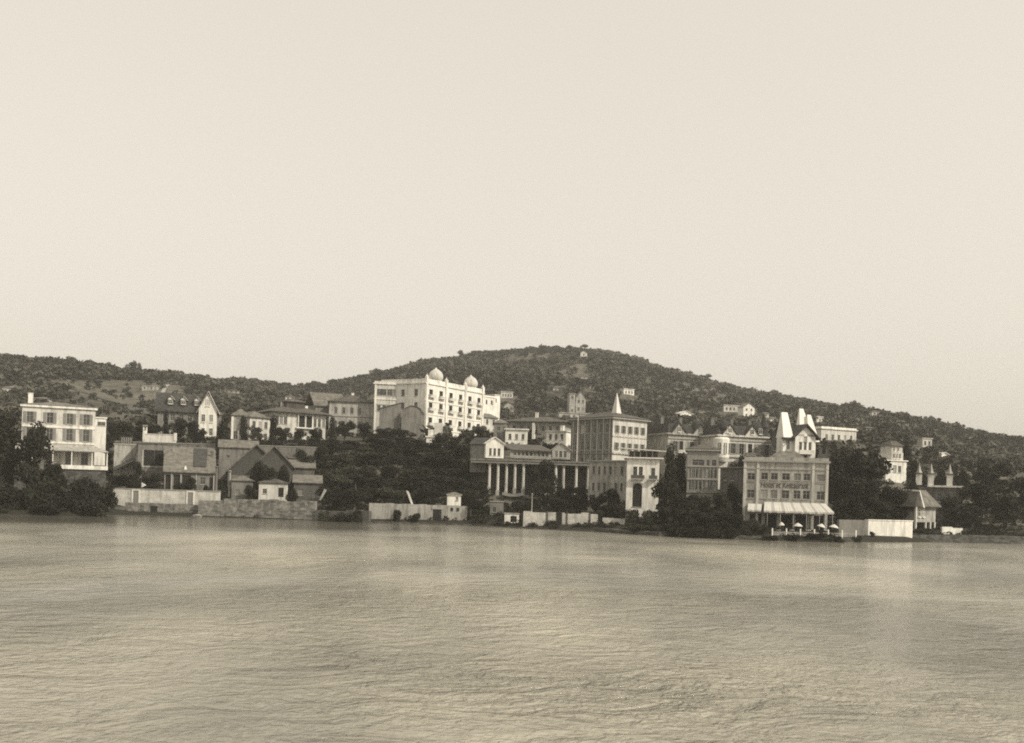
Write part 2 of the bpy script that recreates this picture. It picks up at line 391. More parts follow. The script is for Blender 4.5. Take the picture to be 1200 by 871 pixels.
    def parapet(s, h=.7, t=.25, k='white', z=None):
        z = s.h+.002 if z is None else z; m = MB()
        m.box(0, 0, z, s.w, t, z+h, k); m.box(0, s.D-t, z, s.w, s.D, z+h, k); m.box(0, t+.001, z, t, s.D-t-.001, z+h, k); m.box(s.w-t, t+.001, z, s.w, s.D-t-.001, z+h, k)
        return m.build('parapet', s.root)
def grid(L, n_, rows, ww, wh, kind='plain', x0=None, x1=None, skip=()):
    x0 = L*.06 if x0 is None else x0; x1 = L*.94 if x1 is None else x1; st = (x1-x0)/n_
    return [(x0+st*(i+.5)-ww/2, z, ww, wh, kind) for r, z in enumerate(rows) for i in range(n_) if (r, i) not in skip]

# ================================================================== SETTING
def build_terrain():
    us = np.concatenate([np.arange(-700, -100, 40), np.arange(-100, 1300, 7), np.arange(1300, 1981, 40)])
    ds = np.concatenate([np.arange(140, 320, 3.0), np.arange(320, 960, 8.0), np.arange(960, 1560, 50.0)])
    V = []
    for d in ds:
        for u in us:
            x = (u-U0)/F*d; V.append((x, d, ground(x, d)))
    nu = len(us); fs = [(i*nu+j, i*nu+j+1, (i+1)*nu+j+1, (i+1)*nu+j) for i in range(len(ds)-1) for j in range(nu-1)]
    me = bpy.data.meshes.new('hillside'); me.from_pydata(V, [], fs); me.materials.append(MT['earth'])
    me.polygons.foreach_set('use_smooth', [True]*len(fs)); me.update()
    o = bpy.data.objects.new('hillside', me); COL.objects.link(o); o['kind'] = 'structure'
build_terrain()
m_ = MB(); m_.face([(-1500, -150, 0), (1500, -150, 0), (1500, 1850, 0), (-1500, 1850, 0)], 'sea')
o = m_.build('sea'); o['kind'] = 'structure'

def strip_path(name, pts, width, k, lift=.25):
    m = MB(); L_ = []; Q = []
    for (u, v) in pts: Q.append(hit(u, v))
    R_ = []
    for a, b_ in zip(Q, Q[1:]):
        for t in range(8): R_.append(a.lerp(b_, t/8))
    R_.append(Q[-1])
    for i, p in enumerate(R_):
        d = (R_[min(i+1, len(R_)-1)]-R_[max(i-1, 0)]); d.z = 0; d.normalize(); nn = Vector((-d.y, d.x, 0))*width/2
        a, b_ = p+nn, p-nn
        a.z = ground(a.x, a.y)+lift; b_.z = ground(b_.x, b_.y)+lift; L_.append((a, b_))
    for (a, b_), (c, d) in zip(L_, L_[1:]): m.face([b_, a, c, d], k)
    o = m.build(name); o['kind'] = 'structure'
strip_path('hill_road', [(30, 442), (75, 453), (110, 464), (150, 477), (185, 489)], 5, 'road', .4)
strip_path('hill_path', [(190, 485), (183, 474), (190, 462), (197, 452)], 2.0, 'quay', .4)

# ================================================================== VEGETATION
def leaf_cloud(blobs, n_, size, seed, flat=.0):
    """leaf clumps spread near the skin of several blobs; returns verts, faces, tint"""
    r = np.random.RandomState(seed); blobs = np.array(blobs, float)
    wts = blobs[:, 3]*blobs[:, 4]; idx = r.choice(len(blobs), n_, p=wts/wts.sum())
    dr = r.normal(size=(n_, 3)); dr /= np.linalg.norm(dr, axis=1)[:, None]
    rad = r.uniform(.55, 1.08, n_)**.8
    # lumpy skin
    lump = 1+.22*np.sin(dr[:, 0]*7+idx*1.7)*np.sin(dr[:, 2]*6+idx)*1
    c = blobs[idx]; sc_ = np.stack([c[:, 3], c[:, 3], c[:, 4]], 1)
    p = c[:, :3] + dr*sc_*(rad*lump)[:, None]
    nrm = dr*.6 + r.normal(size=(n_, 3))*.7; nrm[:, 2] += flat; nrm /= np.linalg.norm(nrm, axis=1)[:, None]
    t1 = np.cross(nrm, r.normal(size=(n_, 3))); t1 /= np.linalg.norm(t1, axis=1)[:, None]; t2 = np.cross(nrm, t1)
    s1 = (size*r.uniform(.5, 1.25, n_))[:, None]; s2 = (size*r.uniform(.35, .9, n_))[:, None]
    q = np.stack([p-t1*s1*.5, p-t2*s2*.5+t1*s1*.1, p+t1*s1*.5, p+t2*s2*.5], 1).reshape(-1, 3)
    tint = np.clip(.35+.35*np.sin(idx*2.3)*.6 + r.uniform(-.2, .3, n_), 0, 1)
    return q, tint
def leaf_mesh(name, q, tint, matk):
    n_ = len(q)//4; me = bpy.data.meshes.new(name)
    me.vertices.add(len(q)); me.vertices.foreach_set('co', q.astype(np.float32).ravel())
    me.loops.add(len(q)); me.loops.foreach_set('vertex_index', np.arange(len(q), dtype=np.int32))
    me.polygons.add(n_); me.polygons.foreach_set('loop_start', np.arange(0, len(q), 4, dtype=np.int32)); me.polygons.foreach_set('loop_total', np.full(n_, 4, np.int32))
    me.update(calc_edges=True)
    at = me.attributes.new('tint', 'FLOAT', 'FACE'); at.data.foreach_set('value', tint.astype(np.float32))
    me.materials.append(MT[matk]); return me
def crown_blobs(kind, seed):
    r = random.Random(seed); B = []
    if kind == 'broad':
        for i in range(13):
            a = r.uniform(0, 6.28); q = r.uniform(.0, .34); z = r.uniform(.3, .84); q *= 1.05-abs(z-.5)*1.1
            B.append((q*math.cos(a), q*math.sin(a), z, r.uniform(.11, .2), r.uniform(.1, .17)))
    elif kind == 'tall':
        for i in range(13):
            a = r.uniform(0, 6.28); z = .2+.7*i/12; q = r.uniform(.04, .2)*(1.15-z)
            B.append((q*math.cos(a), q*math.sin(a), z, .09+.11*(1.1-z), .12))
    elif kind == 'cypress':
        for i in range(10):
            z = .1+.82*i/9; B.append((r.uniform(-.01, .01), r.uniform(-.01, .01), z, .035+.06*math.sin(math.pi*min(1, .15+z*.85)), .09))
    elif kind == 'pine':
        for i in range(11):
            a = 6.28*i/11+r.uniform(-.3, .3); q = r.uniform(.1, .4); B.append((q*math.cos(a), q*math.sin(a), .8-.25*q+r.uniform(-.06, .06), r.uniform(.12, .18), .085))
        B.append((0, 0, .88, .22, .1))
    else:   # shrub
        for i in range(9):
            a = r.uniform(0, 6.28); q = r.uniform(0, .5); B.append((q*math.cos(a), q*math.sin(a), r.uniform(.25, .72)-.25*q, r.uniform(.2, .3), r.uniform(.2, .28)))
    return B
PROT = {}
SPEC = dict(broad=(3200, .06, .76), tall=(2200, .055, .56), cypress=(1500, .035, .2), pine=(2000, .06, 1.05), shrub=(1500, .12, 1.5))
def proto(kind, var, matk):
    key = (kind, var, matk)
    if key in PROT: return PROT[key]
    n_, sz, _ = SPEC[kind]; B = crown_blobs(kind, 31*var+len(kind)); q, t = leaf_cloud(B, n_, sz, 5*var+len(kind), .3 if kind == 'pine' else 0)
    crown = leaf_mesh('crown', q, t, matk)
    m = MB(); r = random.Random(var)
    top = {'broad': .6, 'tall': .8, 'cypress': .9, 'pine': .82, 'shrub': .35}[kind]; w = {'broad': .035, 'tall': .025, 'cypress': .018, 'pine': .024, 'shrub': .03}[kind]
    pts = [(0, 0, -.1)] + [(r.uniform(-.02, .02), r.uniform(-.02, .02), top*i/4) for i in range(1, 5)]
    for i, (a, b_) in enumerate(zip(pts, pts[1:])): m.bar(a, b_, w*(1.25-.2*i), w*(1.05-.2*i), 'bark')
    for b4 in B[:8]:
        z = max(.08, b4[2]-.25); j = min(3, int(z/top*4)); m.bar(pts[j+1] if j < 4 else pts[4], b4[:3], w*.4, w*.12, 'bark', 4)
    PROT[key] = (crown, m.mesh('trunk')); return PROT[key]
ntree = 0
def tree(kind, u, d, vtop, label, matk=None, group=None, wpx=None, name=None, cat='tree', sink=0):
    global ntree; ntree += 1
    g = gpt(u, d); h = max(1.0, zat(u, vtop, d)-g.z)
    matk = matk or {'pine': 'pine', 'cypress': 'pine', 'shrub': 'leaf'}.get(kind, 'leaf')
    cr_, tk = proto(kind, ntree % 4, matk)
    name = name or {'broad': 'broadleaf_tree', 'tall': 'tall_tree', 'cypress': 'cypress_tree', 'pine': 'pine_tree', 'shrub': 'shrub'}[kind]
    o = empty(name, g, label, 'shrub' if kind == 'shrub' and cat == 'tree' else cat, rnd.uniform(0, 6.28), group)
    asp = SPEC[kind][2]; sxy = h if wpx is None else (wpx/F*d)/asp
    o.scale = (sxy, sxy, h*.93)
    child('crown', cr_, o); child('trunk', tk, o)
    return o

keep = []          # hillside places the woodland leaves free: (x, y, radius)
# ================================================================== BUILDINGS
def rowz(*z): return list(z)
def px(b, u, y=0):    # local x on the front of b (or y behind it) for picture column u
    p = b.root.location; bb = (b.z-CAMZ)/cr*F/p.y - (u-U0)*sr
    t = ((u-U0)*cr - bb*sr)/F; c_, s_ = math.cos(b.yaw), math.sin(b.yaw)
    return (t*(p.y+y*c_) - (p.x-y*s_))/(c_-t*s_)
# --- left house (shutters, porch roof)
b = Bld('shuttered_house', 'white three storey house with dark shutters and porch roof at the left of the shore', 'house', (24, 199.5), (110, 205), 548, 11)
h = b.hv(478, 90); fl = b.hv(500, 90)
W = b.w; st = [W-13.2+i*3.35 for i in range(4)]
f1 = [(x, b.hv(496.5, 90), 1.15, 2.1, 'shut') for x in (W-12.2, W-8.7, W-5.2, W-2.2)]
f2 = [(x, b.hv(516.5, 90), 1.15, 2.3, 'shut') for x in (W-12.2, W-8.7, W-5.2, W-2.2)]
g0 = [(x, .9, 1.3, 2.4) for x in (W-12.2, W-8.7, W-5.2, W-2.4)]
b.walls(h, 'cream', 4, {'front': f1+f2+g0, 'right': grid(b.D, 2, [b.hv(496.5, 90), b.hv(516.5, 90)], 1.1, 2.0, 'shut')})
b.strip('front', b.hv(501.5, 90), .3, .14, 'white'); b.strip('front', b.hv(520, 90), .3, .14, 'white')
b.band(h+.002, .35, .35, 'white'); b.hip(1.1, .3, 'tile2', z=h+.354); b.chimney(W-1.9, 3, h+.5, 1.6); b.chimney(W-12, 3, h+.5, 2.2, .9, 'white')
m = MB(); zp = b.hv(522.5, 90); ze = b.hv(529, 90)
bb_ = [(-1, -3.6, ze), (W+2.4, -3.6, ze), (W+.2, -.16, zp), (-1, -.16, zp)]
m.hull(bb_, [(p[0], p[1], p[2]+.14) for p in bb_], 'pale')
bb_ = [(W+2.4, -3.55, ze), (W+2.4, 6, ze), (W+.02, 6, zp), (W+.2, -.15, zp)]
m.hull(bb_, [(p[0], p[1], p[2]+.14) for p in bb_], 'pale'); m.build('porch_roof', b.root)
for x in (W-11, W-7.5, W-4.2, W-.6, W+2.1):
    m = MB(); m.bar((x, -3.3, .75), (x, -3.3, ze), .13, .11, 'white'); m.build('porch_post', b.root)
m = MB(); m.box(W-7.4, -3.5, .0, W+2.3, -.1, .22, 'white'); m.box(W-7.4, -3.5, .221, W+2.3, -3.38, .75, 'white'); m.build('porch_floor', b.root)
m = MB(); m.box(-1, -3.2, -5, W+2, -.11, -.03, 'dstone'); m.build('foundation', b.root)
b = Bld('outbuilding', 'small white outbuilding peeping out right of the shuttered house', 'house', (110, 222), (124, 222), 512, 6)
b.walls(b.hv(490), 'white', 6, {'front': [(.6, b.hv(498.5), 1.6, .8)]}); b.band(b.h+.003, .25, .2)

# --- limewashed quay walls
def plain_wall(name, label, u0, u1, d0, d1, vt, vb, k, th=.6, cat='wall', cap=None, group=None, below=1.0, z=None, rag=0, u_top=None):
    b = Bld(name, label, cat, (u0, d0), (u1, d1), vb, th, group); ht = b.hv(vt, u_top)
    m = MB(); n_ = max(1, int(b.w/(1.4 if rag else 50)))
    r = random.Random(int(u0))
    for i in range(n_):
        hh = ht - (r.uniform(0, rag) if rag else 0)
        m.box(b.w*i/n_, 0, -below, b.w*(i+1)/n_, th, hh, k)
    if rag == 0 and n_ == 1: pass
    m.build('wall_body', b.root)
    if cap:
        m = MB(); m.box(-.08, -.08, ht+.003, b.w+.08, th+.08, ht+.16, cap); m.build('coping', b.root)
    b.h = ht; return b
def addbox(b, name, x0, z0, x1, z1, k, o=.04, y1=None):
    m = MB(); m.box(x0, -o, z0, x1, -.002 if y1 is None else y1, z1, k); return m.build(name, b.root)
b = plain_wall('limewashed_wall', 'long limewashed garden wall with two narrow white gates above the grey sea wall', 131, 257, 195, 195, 572.8, 589, 'lime', cap='dtrim')
for u in (159, 223):
    x = px(b, u); z1 = b.h-.25
    g = MB(); g.box(x-.75, -.12, 0, x-.5, -.002, z1, 'white'); g.box(x+.5, -.12, 0, x+.75, -.002, z1, 'white'); g.box(x-.75, -.12, z1+.001, x+.75, -.002, z1+.25, 'white')
    gt = g.build('gate_frame', b.root)
    g = MB(); g.box(x-.49, -.05, 0, x-.05, -.002, z1-.02, 'shutter'); g.box(x+.05, -.05, 0, x+.49, -.002, z1-.02, 'shutter'); g.build('gate_leaf', gt)
b = plain_wall('sea_wall', 'grey stone sea wall with two dark square openings below the limewashed wall', 146, 262, 193, 193, 588.5, 604, 'stone', th=1.3, rag=.12)
for u, w_ in ((180, 8), (245, 8)):
    x = px(b, u); addbox(b, 'drain_opening', x-.6, b.h-2.0, x+.65, b.h-.55, 'void', .05)
b = plain_wall('sea_wall', 'rubble sea wall with a ragged top below the gabled sheds', 262, 369, 192, 190.5, 583.5, 604, 'stone', th=1.2, rag=.35)
b = plain_wall('sea_wall', 'short stepped stone wall between limewashed wall and ragged sea wall', 232, 262, 191.8, 191.8, 586, 604, 'stone', th=1.0, rag=.2)
b = plain_wall('low_bank_wall', 'low dark mossy bank wall at the waterline left of the hut wall', 369, 432, 190.2, 188.2, 596, 608, 'dim', th=1.5, rag=.4)
b = plain_wall('boat_landing', 'dark landing ledge below the left end of the limewashed wall', 118, 146, 188, 192.8, 594, 604, 'dstone', th=2.0, rag=.2)
# boulders at the foot
def rock(u, d, s_, label, k='stone'):
    g = gpt(u, d); m = MB(); r = random.Random(int(u)); pr = []
    for i in range(6):
        t = math.pi*i/5; pr.append((max(.02, s_*math.sin(t)*r.uniform(.8, 1.1)), s_*.6*(1-math.cos(t))*.8-.2))
    m.lathe(pr, k, 9); o = m.build('boulder'); o.location = (g.x, d, max(.0, g.z)-.1); tag(o, label, 'rock'); return o
rock(231, 189.8, .9, 'pale boulder lying against the foot of the sea wall'); rock(226, 189.3, .55, 'small dark boulder beside the pale one at the sea wall foot', 'dstone')

# --- terrace retaining wall and long white terrace wall
b = plain_wall('retaining_wall', 'long grey retaining wall running above the sheds', 128, 384, 236, 236, 517.5, 535, 'grey', th=1.0, below=5, cap='dtrim')
for i in range(11):
    x = b.w*(i+.5)/11; m = MB(); m.box(x-.2, -.25, -3, x+.2, -.002, b.h-.1, 'dim'); m.build('buttress', b.root)
b = plain_wall('terrace_wall', 'bright white terrace wall in front of the gabled house', 168, 206, 243, 243, 509, 515.5, 'white', th=.4, below=1.5, cap='white')
for u in (168.5, 205): m = MB(); x = px(b, u); m.box(x-.25, -.12, 0, x+.25, .52, b.h+.5, 'white'); m.build('gate_pier', b.root)
b = plain_wall('fence_panel', 'small slatted railing above the tall blank wall', 142, 155, 234, 234, 512.5, 518, 'dtrim', th=.1, below=.4)
for i in range(6): m = MB(); x = b.w*i/5; m.box(x-.06, -.12, -.4, x+.06, -.002, b.h+.3, 'darkwood'); m.build('slat', b.root)
b = Bld('white_hut', 'tiny white hut on the slope left of the gabled house', 'hut', (167.6, 246), (172.6, 246), 504.5, 1.2)
b.walls(b.hv(500), 'white', 2.5, {'front': [(.25, .2, .45, .6)]}); b.gable(.25, .12, 'tile2')

# --- sheds and yards behind the quay
b = Bld('blank_walled_shed', 'tall blank pale shed at the left end of the yards', 'shed', (133, 222), (159, 222), 552, 8)
b.walls(b.hv(521), 'pale', 6, {}); b.band(b.h+.002, .25, .12, 'dtrim')
m = MB(); bb_ = [(.2, -3.2, .2), (3.9, -3.2, 2.2), (3.9, -.01, 2.8), (.2, -.01, .8)]; m.hull(bb_, [(p[0], p[1], p[2]+.12) for p in bb_], 'darkwood'); m.build('lean_to_roof', b.root)
b = Bld('open_fronted_shed', 'grey shed with one large dark framed opening', 'shed', (161, 220), (194, 220), 549, 9)
b.walls(b.hv(520), 'grey', 7, {'front': [(px(b, 168), b.hv(545.5), 3.9, b.hv(527)-b.hv(545.5), 'open')]}); b.band(b.h+.002, .2, .15, 'dim')
x = px(b, 168); m = MB(); z0_, z1_ = b.hv(545.5), b.hv(527)
m.box(x-.35, -.1, z0_-.35, x+4.25, -.003, z0_-.002, 'pale'); m.box(x-.35, -.1, z0_, x-.01, -.003, z1_, 'pale'); m.box(x+3.91, -.1, z0_, x+4.25, -.003, z1_, 'pale'); m.build('opening_frame', b.root)
m = MB(); m.box(x+2.0, .02, z0_, x+2.15, .14, z1_, 'darkwood'); m.build('post', b.root)
b = Bld('boathouse', 'low workshop with a long sloping roof, dark bays and one square window', 'workshop', (192, 207), (251, 207), 578, 15)
hf = b.hv(553.5)
b.walls(hf, 'grey', 3, {'front': [(px(b, 193.5), 0, 1.1, 3.6, 'open'), (px(b, 203), 0, 1.5, 3.7, 'open'), (px(b, 213), 0, 1.6, 3.6, 'open'), (px(b, 234), 1.9, 1.0, 1.4), (px(b, 245), 0, .9, 3.4, 'open')]})
m = MB(); zt = zat(200, 524.5, 221)-b.z
bb_ = [(-.3, -.5, hf+.01), (b.w+.3, -.5, hf+.01), (b.w+.3, 14.6, zt), (-.3, 14.6, zt)]; m.hull(bb_, [(p[0], p[1], p[2]+.2) for p in bb_], 'tile2'); m.build('roof', b.root)
m = MB(); bb_ = [(px(b, 226), 2.4, hf+1.25), (px(b, 241), 2.4, hf+1.25), (px(b, 243), 13.5, zt-.25), (px(b, 226), 13.5, zt-.25)]; m.hull(bb_, [(p[0], p[1], p[2]+.22) for p in bb_], 'slate'); m.build('roof_patch', b.root)
m = MB(); m.hull([(px(b, 214), .8, hf+.3), (px(b, 219), .8, hf+.3), (px(b, 219), 1.7, hf+.3), (px(b, 214), 1.7, hf+.3)], [(px(b, 216), .9, hf+1.4), (px(b, 217), .9, hf+1.4), (px(b, 217), 1.6, hf+1.4), (px(b, 216), 1.6, hf+1.4)], 'white'); m.build('roof_vent', b.root)
b.chimney(px(b, 246), 9, hf+2.0, 2.6, .6, 'dim'); b.chimney(px(b, 199), 12, hf+3.0, 2.0, .5, 'pale')
for u in (200.5, 211.5, 229.5, 250): m = MB(); x = px(b, u); m.box(x-.12, -.16, 0, x+.12, -.003, hf, 'dtrim'); m.build('bay_post', b.root)
b = Bld('walled_yard_house', 'plain grey house with a blank front behind the first gabled shed', 'house', (256, 222), (301, 222), 556, 8)
b.walls(b.hv(524), 'grey', 6, {'front': [(px(b, 264.5), b.hv(536.5), .7, .6)]}); b.gable(1.6, .3, 'tile2')
def open_shed(label, uc, d, vap, half, vE, vbase, depth, k='darkwood'):
    b = Bld('gabled_shed', label, 'shed', (uc-half, d), (uc+half, d), vbase, depth)
    he = b.hv(vE, uc); rs = b.hv(vap, uc)-he
    b.walls(he, k, 4, {'front': [(b.w*.1, 0, b.w*.35, he*.8, 'open'), (b.w*.55, 0, b.w*.35, he*.8, 'open')]}, gable='y', rise=rs)
    b.gable(rs, .5, 'tile2', 'y', t=.35); return b
b0 = b
b = Bld('stovepipe_shed', 'very small tarred shed with a crooked stovepipe beside the workshop', 'shed', (181, 205), (190, 205), 579, 3)
b.walls(b.hv(568), 'darkwood', 2, {'front': [(.4, 0, .7, 1.4)]}); b.gable(.5, .2, 'tile', 'x')
m = MB(); m.bar((1.1, 1, b.h), (1.15, 1, b.h+1.3), .08, .07, 'iron'); m.bar((1.15, 1, b.h+1.3), (1.4, 1, b.h+1.5), .07, .07, 'iron'); m.build('stovepipe', b.root)
b = Bld('tool_shed', 'dark plank tool shed right of the pale post', 'shed', (272, 205), (290, 205), 574, 3)
b.walls(b.hv(562), 'darkwood', 3, {'front': [(.4, 0, .8, 1.6), (1.9, .6, .6, .6)]}); b.gable(.7, .3, 'tile', 'x')
b = Bld('plank_shed', 'low plank shed with pale door behind the lean-to sheds', 'shed', (338, 226), (362, 226), 548, 4)
b.walls(b.hv(537), 'wood', 5, {'front': [(.6, 0, .9, 1.7), (2.6, .7, .7, .7)]}); b.gable(1.0, .3, 'tile', 'x'); b.chimney(2.8, 1, b.h+.4, .9, .4)
open_shed('first dark gabled shed with pale verge boards behind the ragged sea wall', 299, 214, 521.5, 33, 553, 580, 9)
open_shed('second smaller gabled shed right of the first, half hidden by dark trees', 320, 209, 523.5, 22, 546, 580, 8)
b = Bld('low_cottage', 'small low white cottage behind the ragged sea wall', 'cottage', (303, 199), (337, 199), 582, 5)
b.walls(b.hv(566), 'cream', 2, {'front': [(.7, .6, .8, .9), (3.6, 0, 1.0, 1.8, 'open')]}); b.hip(1.0, .3, 'tile')
b = Bld('low_cottage', 'low grey cottage left of the small white cottage', 'cottage', (271, 201), (296, 201), 583, 5)
b.walls(b.hv(563.5), 'grey', 2, {'front': [(.7, .5, .8, 1.0), (2.6, .5, .7, 1.0)]}); b.hip(1.1, .3, 'tile2')
b = Bld('lean_to_shed', 'grey lean-to shed right of the gabled sheds', 'shed', (326, 216), (368, 216), 566, 7)
b.walls(b.hv(548), 'dim', 5, {'front': [(1.2, .6, .9, 1.2), (4.6, .6, .9, 1.2)]}); m = MB()
bb_ = [(-.3, -.4, b.h+.01), (b.w+.3, -.4, b.h+.01), (b.w+.3, 6.6, b.h+1.7), (-.3, 6.6, b.h+1.7)]; m.hull(bb_, [(p[0], p[1], p[2]+.18) for p in bb_], 'tile2'); m.build('roof', b.root)
b = Bld('lean_to_shed', 'pale low shed with a sloping roof beside the dark trees', 'shed', (344, 200), (376, 200), 583, 6)
b.walls(b.hv(566), 'dim', 3, {'front': [(.8, .4, .9, 1.2)]}); m = MB()
bb_ = [(-.3, -.4, b.h+.01), (b.w+.3, -.4, b.h+.01), (b.w+.3, 5.6, b.h+1.5), (-.3, 5.6, b.h+1.5)]; m.hull(bb_, [(p[0], p[1], p[2]+.16) for p in bb_], 'tile2'); m.build('roof', b.root)
def pole(name, label, u, d, vb, vt, r=.12, k='pale', cat='post', extra=None):
    z0, z1 = zat(u, vb, d), zat(u, vt, d); p = P(u, vb, d)
    o = empty(name, p, label, cat); m = MB(); m.bar((0, 0, -1.5), (0, 0, z1-z0), r, r*.8, k); m.build('shaft', o)
    m = MB(); m.lathe([(r*.9, z1-z0+.002), (r*1.6, z1-z0+.1), (.03, z1-z0+.3)], k, 8); m.build('cap', o)
    if extra: extra(o, z1-z0)
    return o
pole('timber_post', 'thick pale post carrying the sheds right of the workshop', 268.5, 203, 586, 553, .28, 'pale')
pole('timber_post', 'pale post at the right corner of the workshop', 253, 204, 580, 548, .3, 'grey')
def flag(o, h):
    m = MB(); m.hull([(.12, 0, h-1.2), (1.0, .05, h-.7), (.12, 0, h-.2)], [(.12, .03, h-1.2), (1.0, .08, h-.7), (.12, .03, h-.2)], 'white'); m.build('flag', o)
pole('flag_pole', 'thin pole with a small white flag above the limewashed wall', 165, 198, 577, 564, .05, 'iron', 'flag pole', flag)
def crossarm(o, h):
    m = MB(); m.box(-.9, -.06, h-.6, .9, .06, h-.45, 'darkwood'); m.build('cross_arm', o)
pole('utility_pole', 'thin wooden utility pole behind the wall with the white hut', 623, 182, 602, 580, .1, 'pale', 'utility pole', crossarm)
def lean(name, label, u, d, vb, vt, dx, k='white'):
    p = P(u, vb, d); h = zat(u, vt, d)-p.z; m = MB(); m.hull([(0, 0, -.5), (.35, 0, -.5), (.35, .3, -.5), (0, .3, -.5)], [(dx, 0, h), (dx+.45, 0, h-.2), (dx+.45, .3, h-.2), (dx, .3, h)], k)
    o = m.build(name); o.location = p; return tag(o, label, 'post')
lean('slanting_board', 'white slanting board sticking up behind the boundary wall left of the hut', 482, 192, 588, 575, -1.0)
lean('slanting_board', 'pale slanting plank lying by the low bank wall', 374, 193, 583, 573, .9, 'pale')

# --- gabled house with dormers
b = Bld('dormered_house', 'large dark roofed house with three dormers and a tall white gable', 'villa', (184, 262), (232, 262), 510, 11)
he = b.hv(480.5, 200); rs = b.hv(461.5, 200, 267)-he
b.walls(he, 'grey', 3, {'front': [(px(b, u), z, 1.1, 1.7) for u in (190, 199, 209, 219) for z in (he-2.6, he-5.7)]})
b.gable(rs, .6, 'slate', 'x')
for u in (200, 215, 231):
    x = px(b, u)-1.0; zz = he+rs*.32; yy = b.D/2*.2
    q = MB(); q.box(0, 0, 0, 1.5, 3.0, 1.3, 'grey'); q.face([(0, -.001, 1.3), (1.5, -.001, 1.3), (.75, -.001, 2.2)], 'white'); dm = child('dormer', q.mesh('dormer'), b.root, (x, yy, zz))
    q = MB()
    q.hull([(-.35, -.4, 1.1), (.75, -.4, 2.25), (.75, 3.4, 2.25), (-.35, 3.4, 1.1)], [(-.35, -.4, 1.22), (.75, -.4, 2.37), (.75, 3.4, 2.37), (-.35, 3.4, 1.22)], 'slate')
    q.hull([(.75, -.4, 2.25), (1.85, -.4, 1.1), (1.85, 3.4, 1.1), (.75, 3.4, 2.25)], [(.75, -.4, 2.37), (1.85, -.4, 1.22), (1.85, 3.4, 1.22), (.75, 3.4, 2.37)], 'zinc'); q.build('dormer_roof', dm)  # left slope dark, right slope bright: sun and shade put into the colours
    child('dormer_window', window_mesh(.9, 1.0, 'plain', 'trim'), dm, (.3, -.25, .2))
# white gable wing (part of the same house)
wx = b.w; wy = -1.5; ww = 4.4; zE = b.hv(479, 245); zA = b.hv(458.5, 245)
m = MB(); m.box(wx, wy, -3, wx+ww, 9, zE, 'white'); m.hull([(wx, wy, zE+.001), (wx+ww, wy, zE+.001), (wx+ww, 9, zE+.001), (wx, 9, zE+.001)], [(wx+ww/2-.01, wy, zA-.3), (wx+ww/2+.01, wy, zA-.3), (wx+ww/2+.01, 9, zA-.3), (wx+ww/2-.01, 9, zA-.3)], 'white'); m.build('gable_wing', b.root)
m = MB()
for sg in (-1, 1):
    xm = wx+ww/2; xe = xm+sg*(ww/2+.6); ze_ = zE-1.2
    bb_ = [(xe, wy-.6, ze_), (xm, wy-.6, zA), (xm, 9.4, zA), (xe, 9.4, ze_)]
    if sg > 0: bb_ = bb_[::-1]
    m.hull(bb_, [(p[0], p[1], p[2]+.25) for p in bb_], 'dtrim' if sg < 0 else 'white')  # shaded left slope and sunlit right slope painted as two tones
m.build('gable_roof', b.root)
for x_, z_, w_, h_ in ((1.6, zE+.8, 1.1, 1.7), (.7, zE-3.2, .9, 1.9), (2.6, zE-3.2, .9, 1.9), (.7, zE-6.6, .9, 1.9), (2.6, zE-6.6, .9, 1.9)):
    child('gable_window', window_mesh(w_, h_, 'plain', 'trim'), b.root, (wx+x_, wy-.17, z_))
m = MB(); m.box(wx+.2, wy-1.1, zE-7.2, wx+2.6, wy-.003, zE-6.9, 'trim'); m.box(wx+.2, wy-1.1, zE-6.899, wx+2.6, wy-1.02, zE-6.1, 'trim'); m.build('balcony', b.root)
b = Bld('annexe', 'plain grey annexe to the right of the tall white gable', 'house', (247, 266), (262, 266), 510, 8)
b.walls(b.hv(486), 'grey', 3, {'front': [(.9, 4.2, .9, 1.5), (.9, .9, .9, 1.5)]}); b.hip(.9, .3, 'tile2')

# --- two villas and loggia house
b = Bld('corner_villa', 'white villa with pyramid roof at the left of a villa pair', 'villa', (271, 262), (291, 262), 516, 7)
b.walls(b.hv(487), 'pale', 3, {'front': [(1.0, 3.2, 2.1, 2.4), (.5, .3, 1, 2)], 'left': [(2, 3.2, 1, 2)]}); b.hip(2.0, .4, 'tile2')
m = MB(); m.box(-.12, -.12, -2, .4, -.003, b.h-.05, 'white'); m.box(b.w-.4, -.12, -2, b.w+.1, -.003, b.h-.05, 'white'); m.build('corner_pilaster', b.root)
b = Bld('corner_villa', 'white villa with low sloping roof at the right of a villa pair', 'villa', (292, 260), (316, 264), 516, 8)
b.walls(b.hv(489), 'cream', 3, {'front': grid(b.w, 3, [3.1, .2], .9, 1.7)}); b.hip(1.8, .5, 'tile2'); b.band(-.5, .5, .6, 'white', 'terrace')
b = Bld('loggia_house', 'wide villa with a dark low hipped roof and columned loggia', 'villa', (320, 264), (381, 272), 511, 12)
h = b.hv(482.5); zf = h-3.3
b.walls(h, 'cream', 3, {'front': [(.5, zf, .9, 2.4), (px(b, 327), zf+.3, .9, 2.0), (px(b, 332), zf+.3, .9, 2.0), (px(b, 349), zf-.2, 1.7, 3.0, 'open'), (px(b, 358), zf-.2, 1.7, 3.0, 'open'), (px(b, 367), zf+.1, .8, 2.1), (px(b, 372), zf+.1, .8, 2.1), (px(b, 377), zf+.1, .8, 2.1)] + [(px(b, u), .2, .9, 2.0) for u in (326, 334, 352, 366, 374)]})
b.hip(2.5, 1.3, 'tile'); b.chimney(4, 5, h+1.2, 1.6, .7, 'white'); b.chimney(11, 6, h+.6, 1.8, .7, 'white')
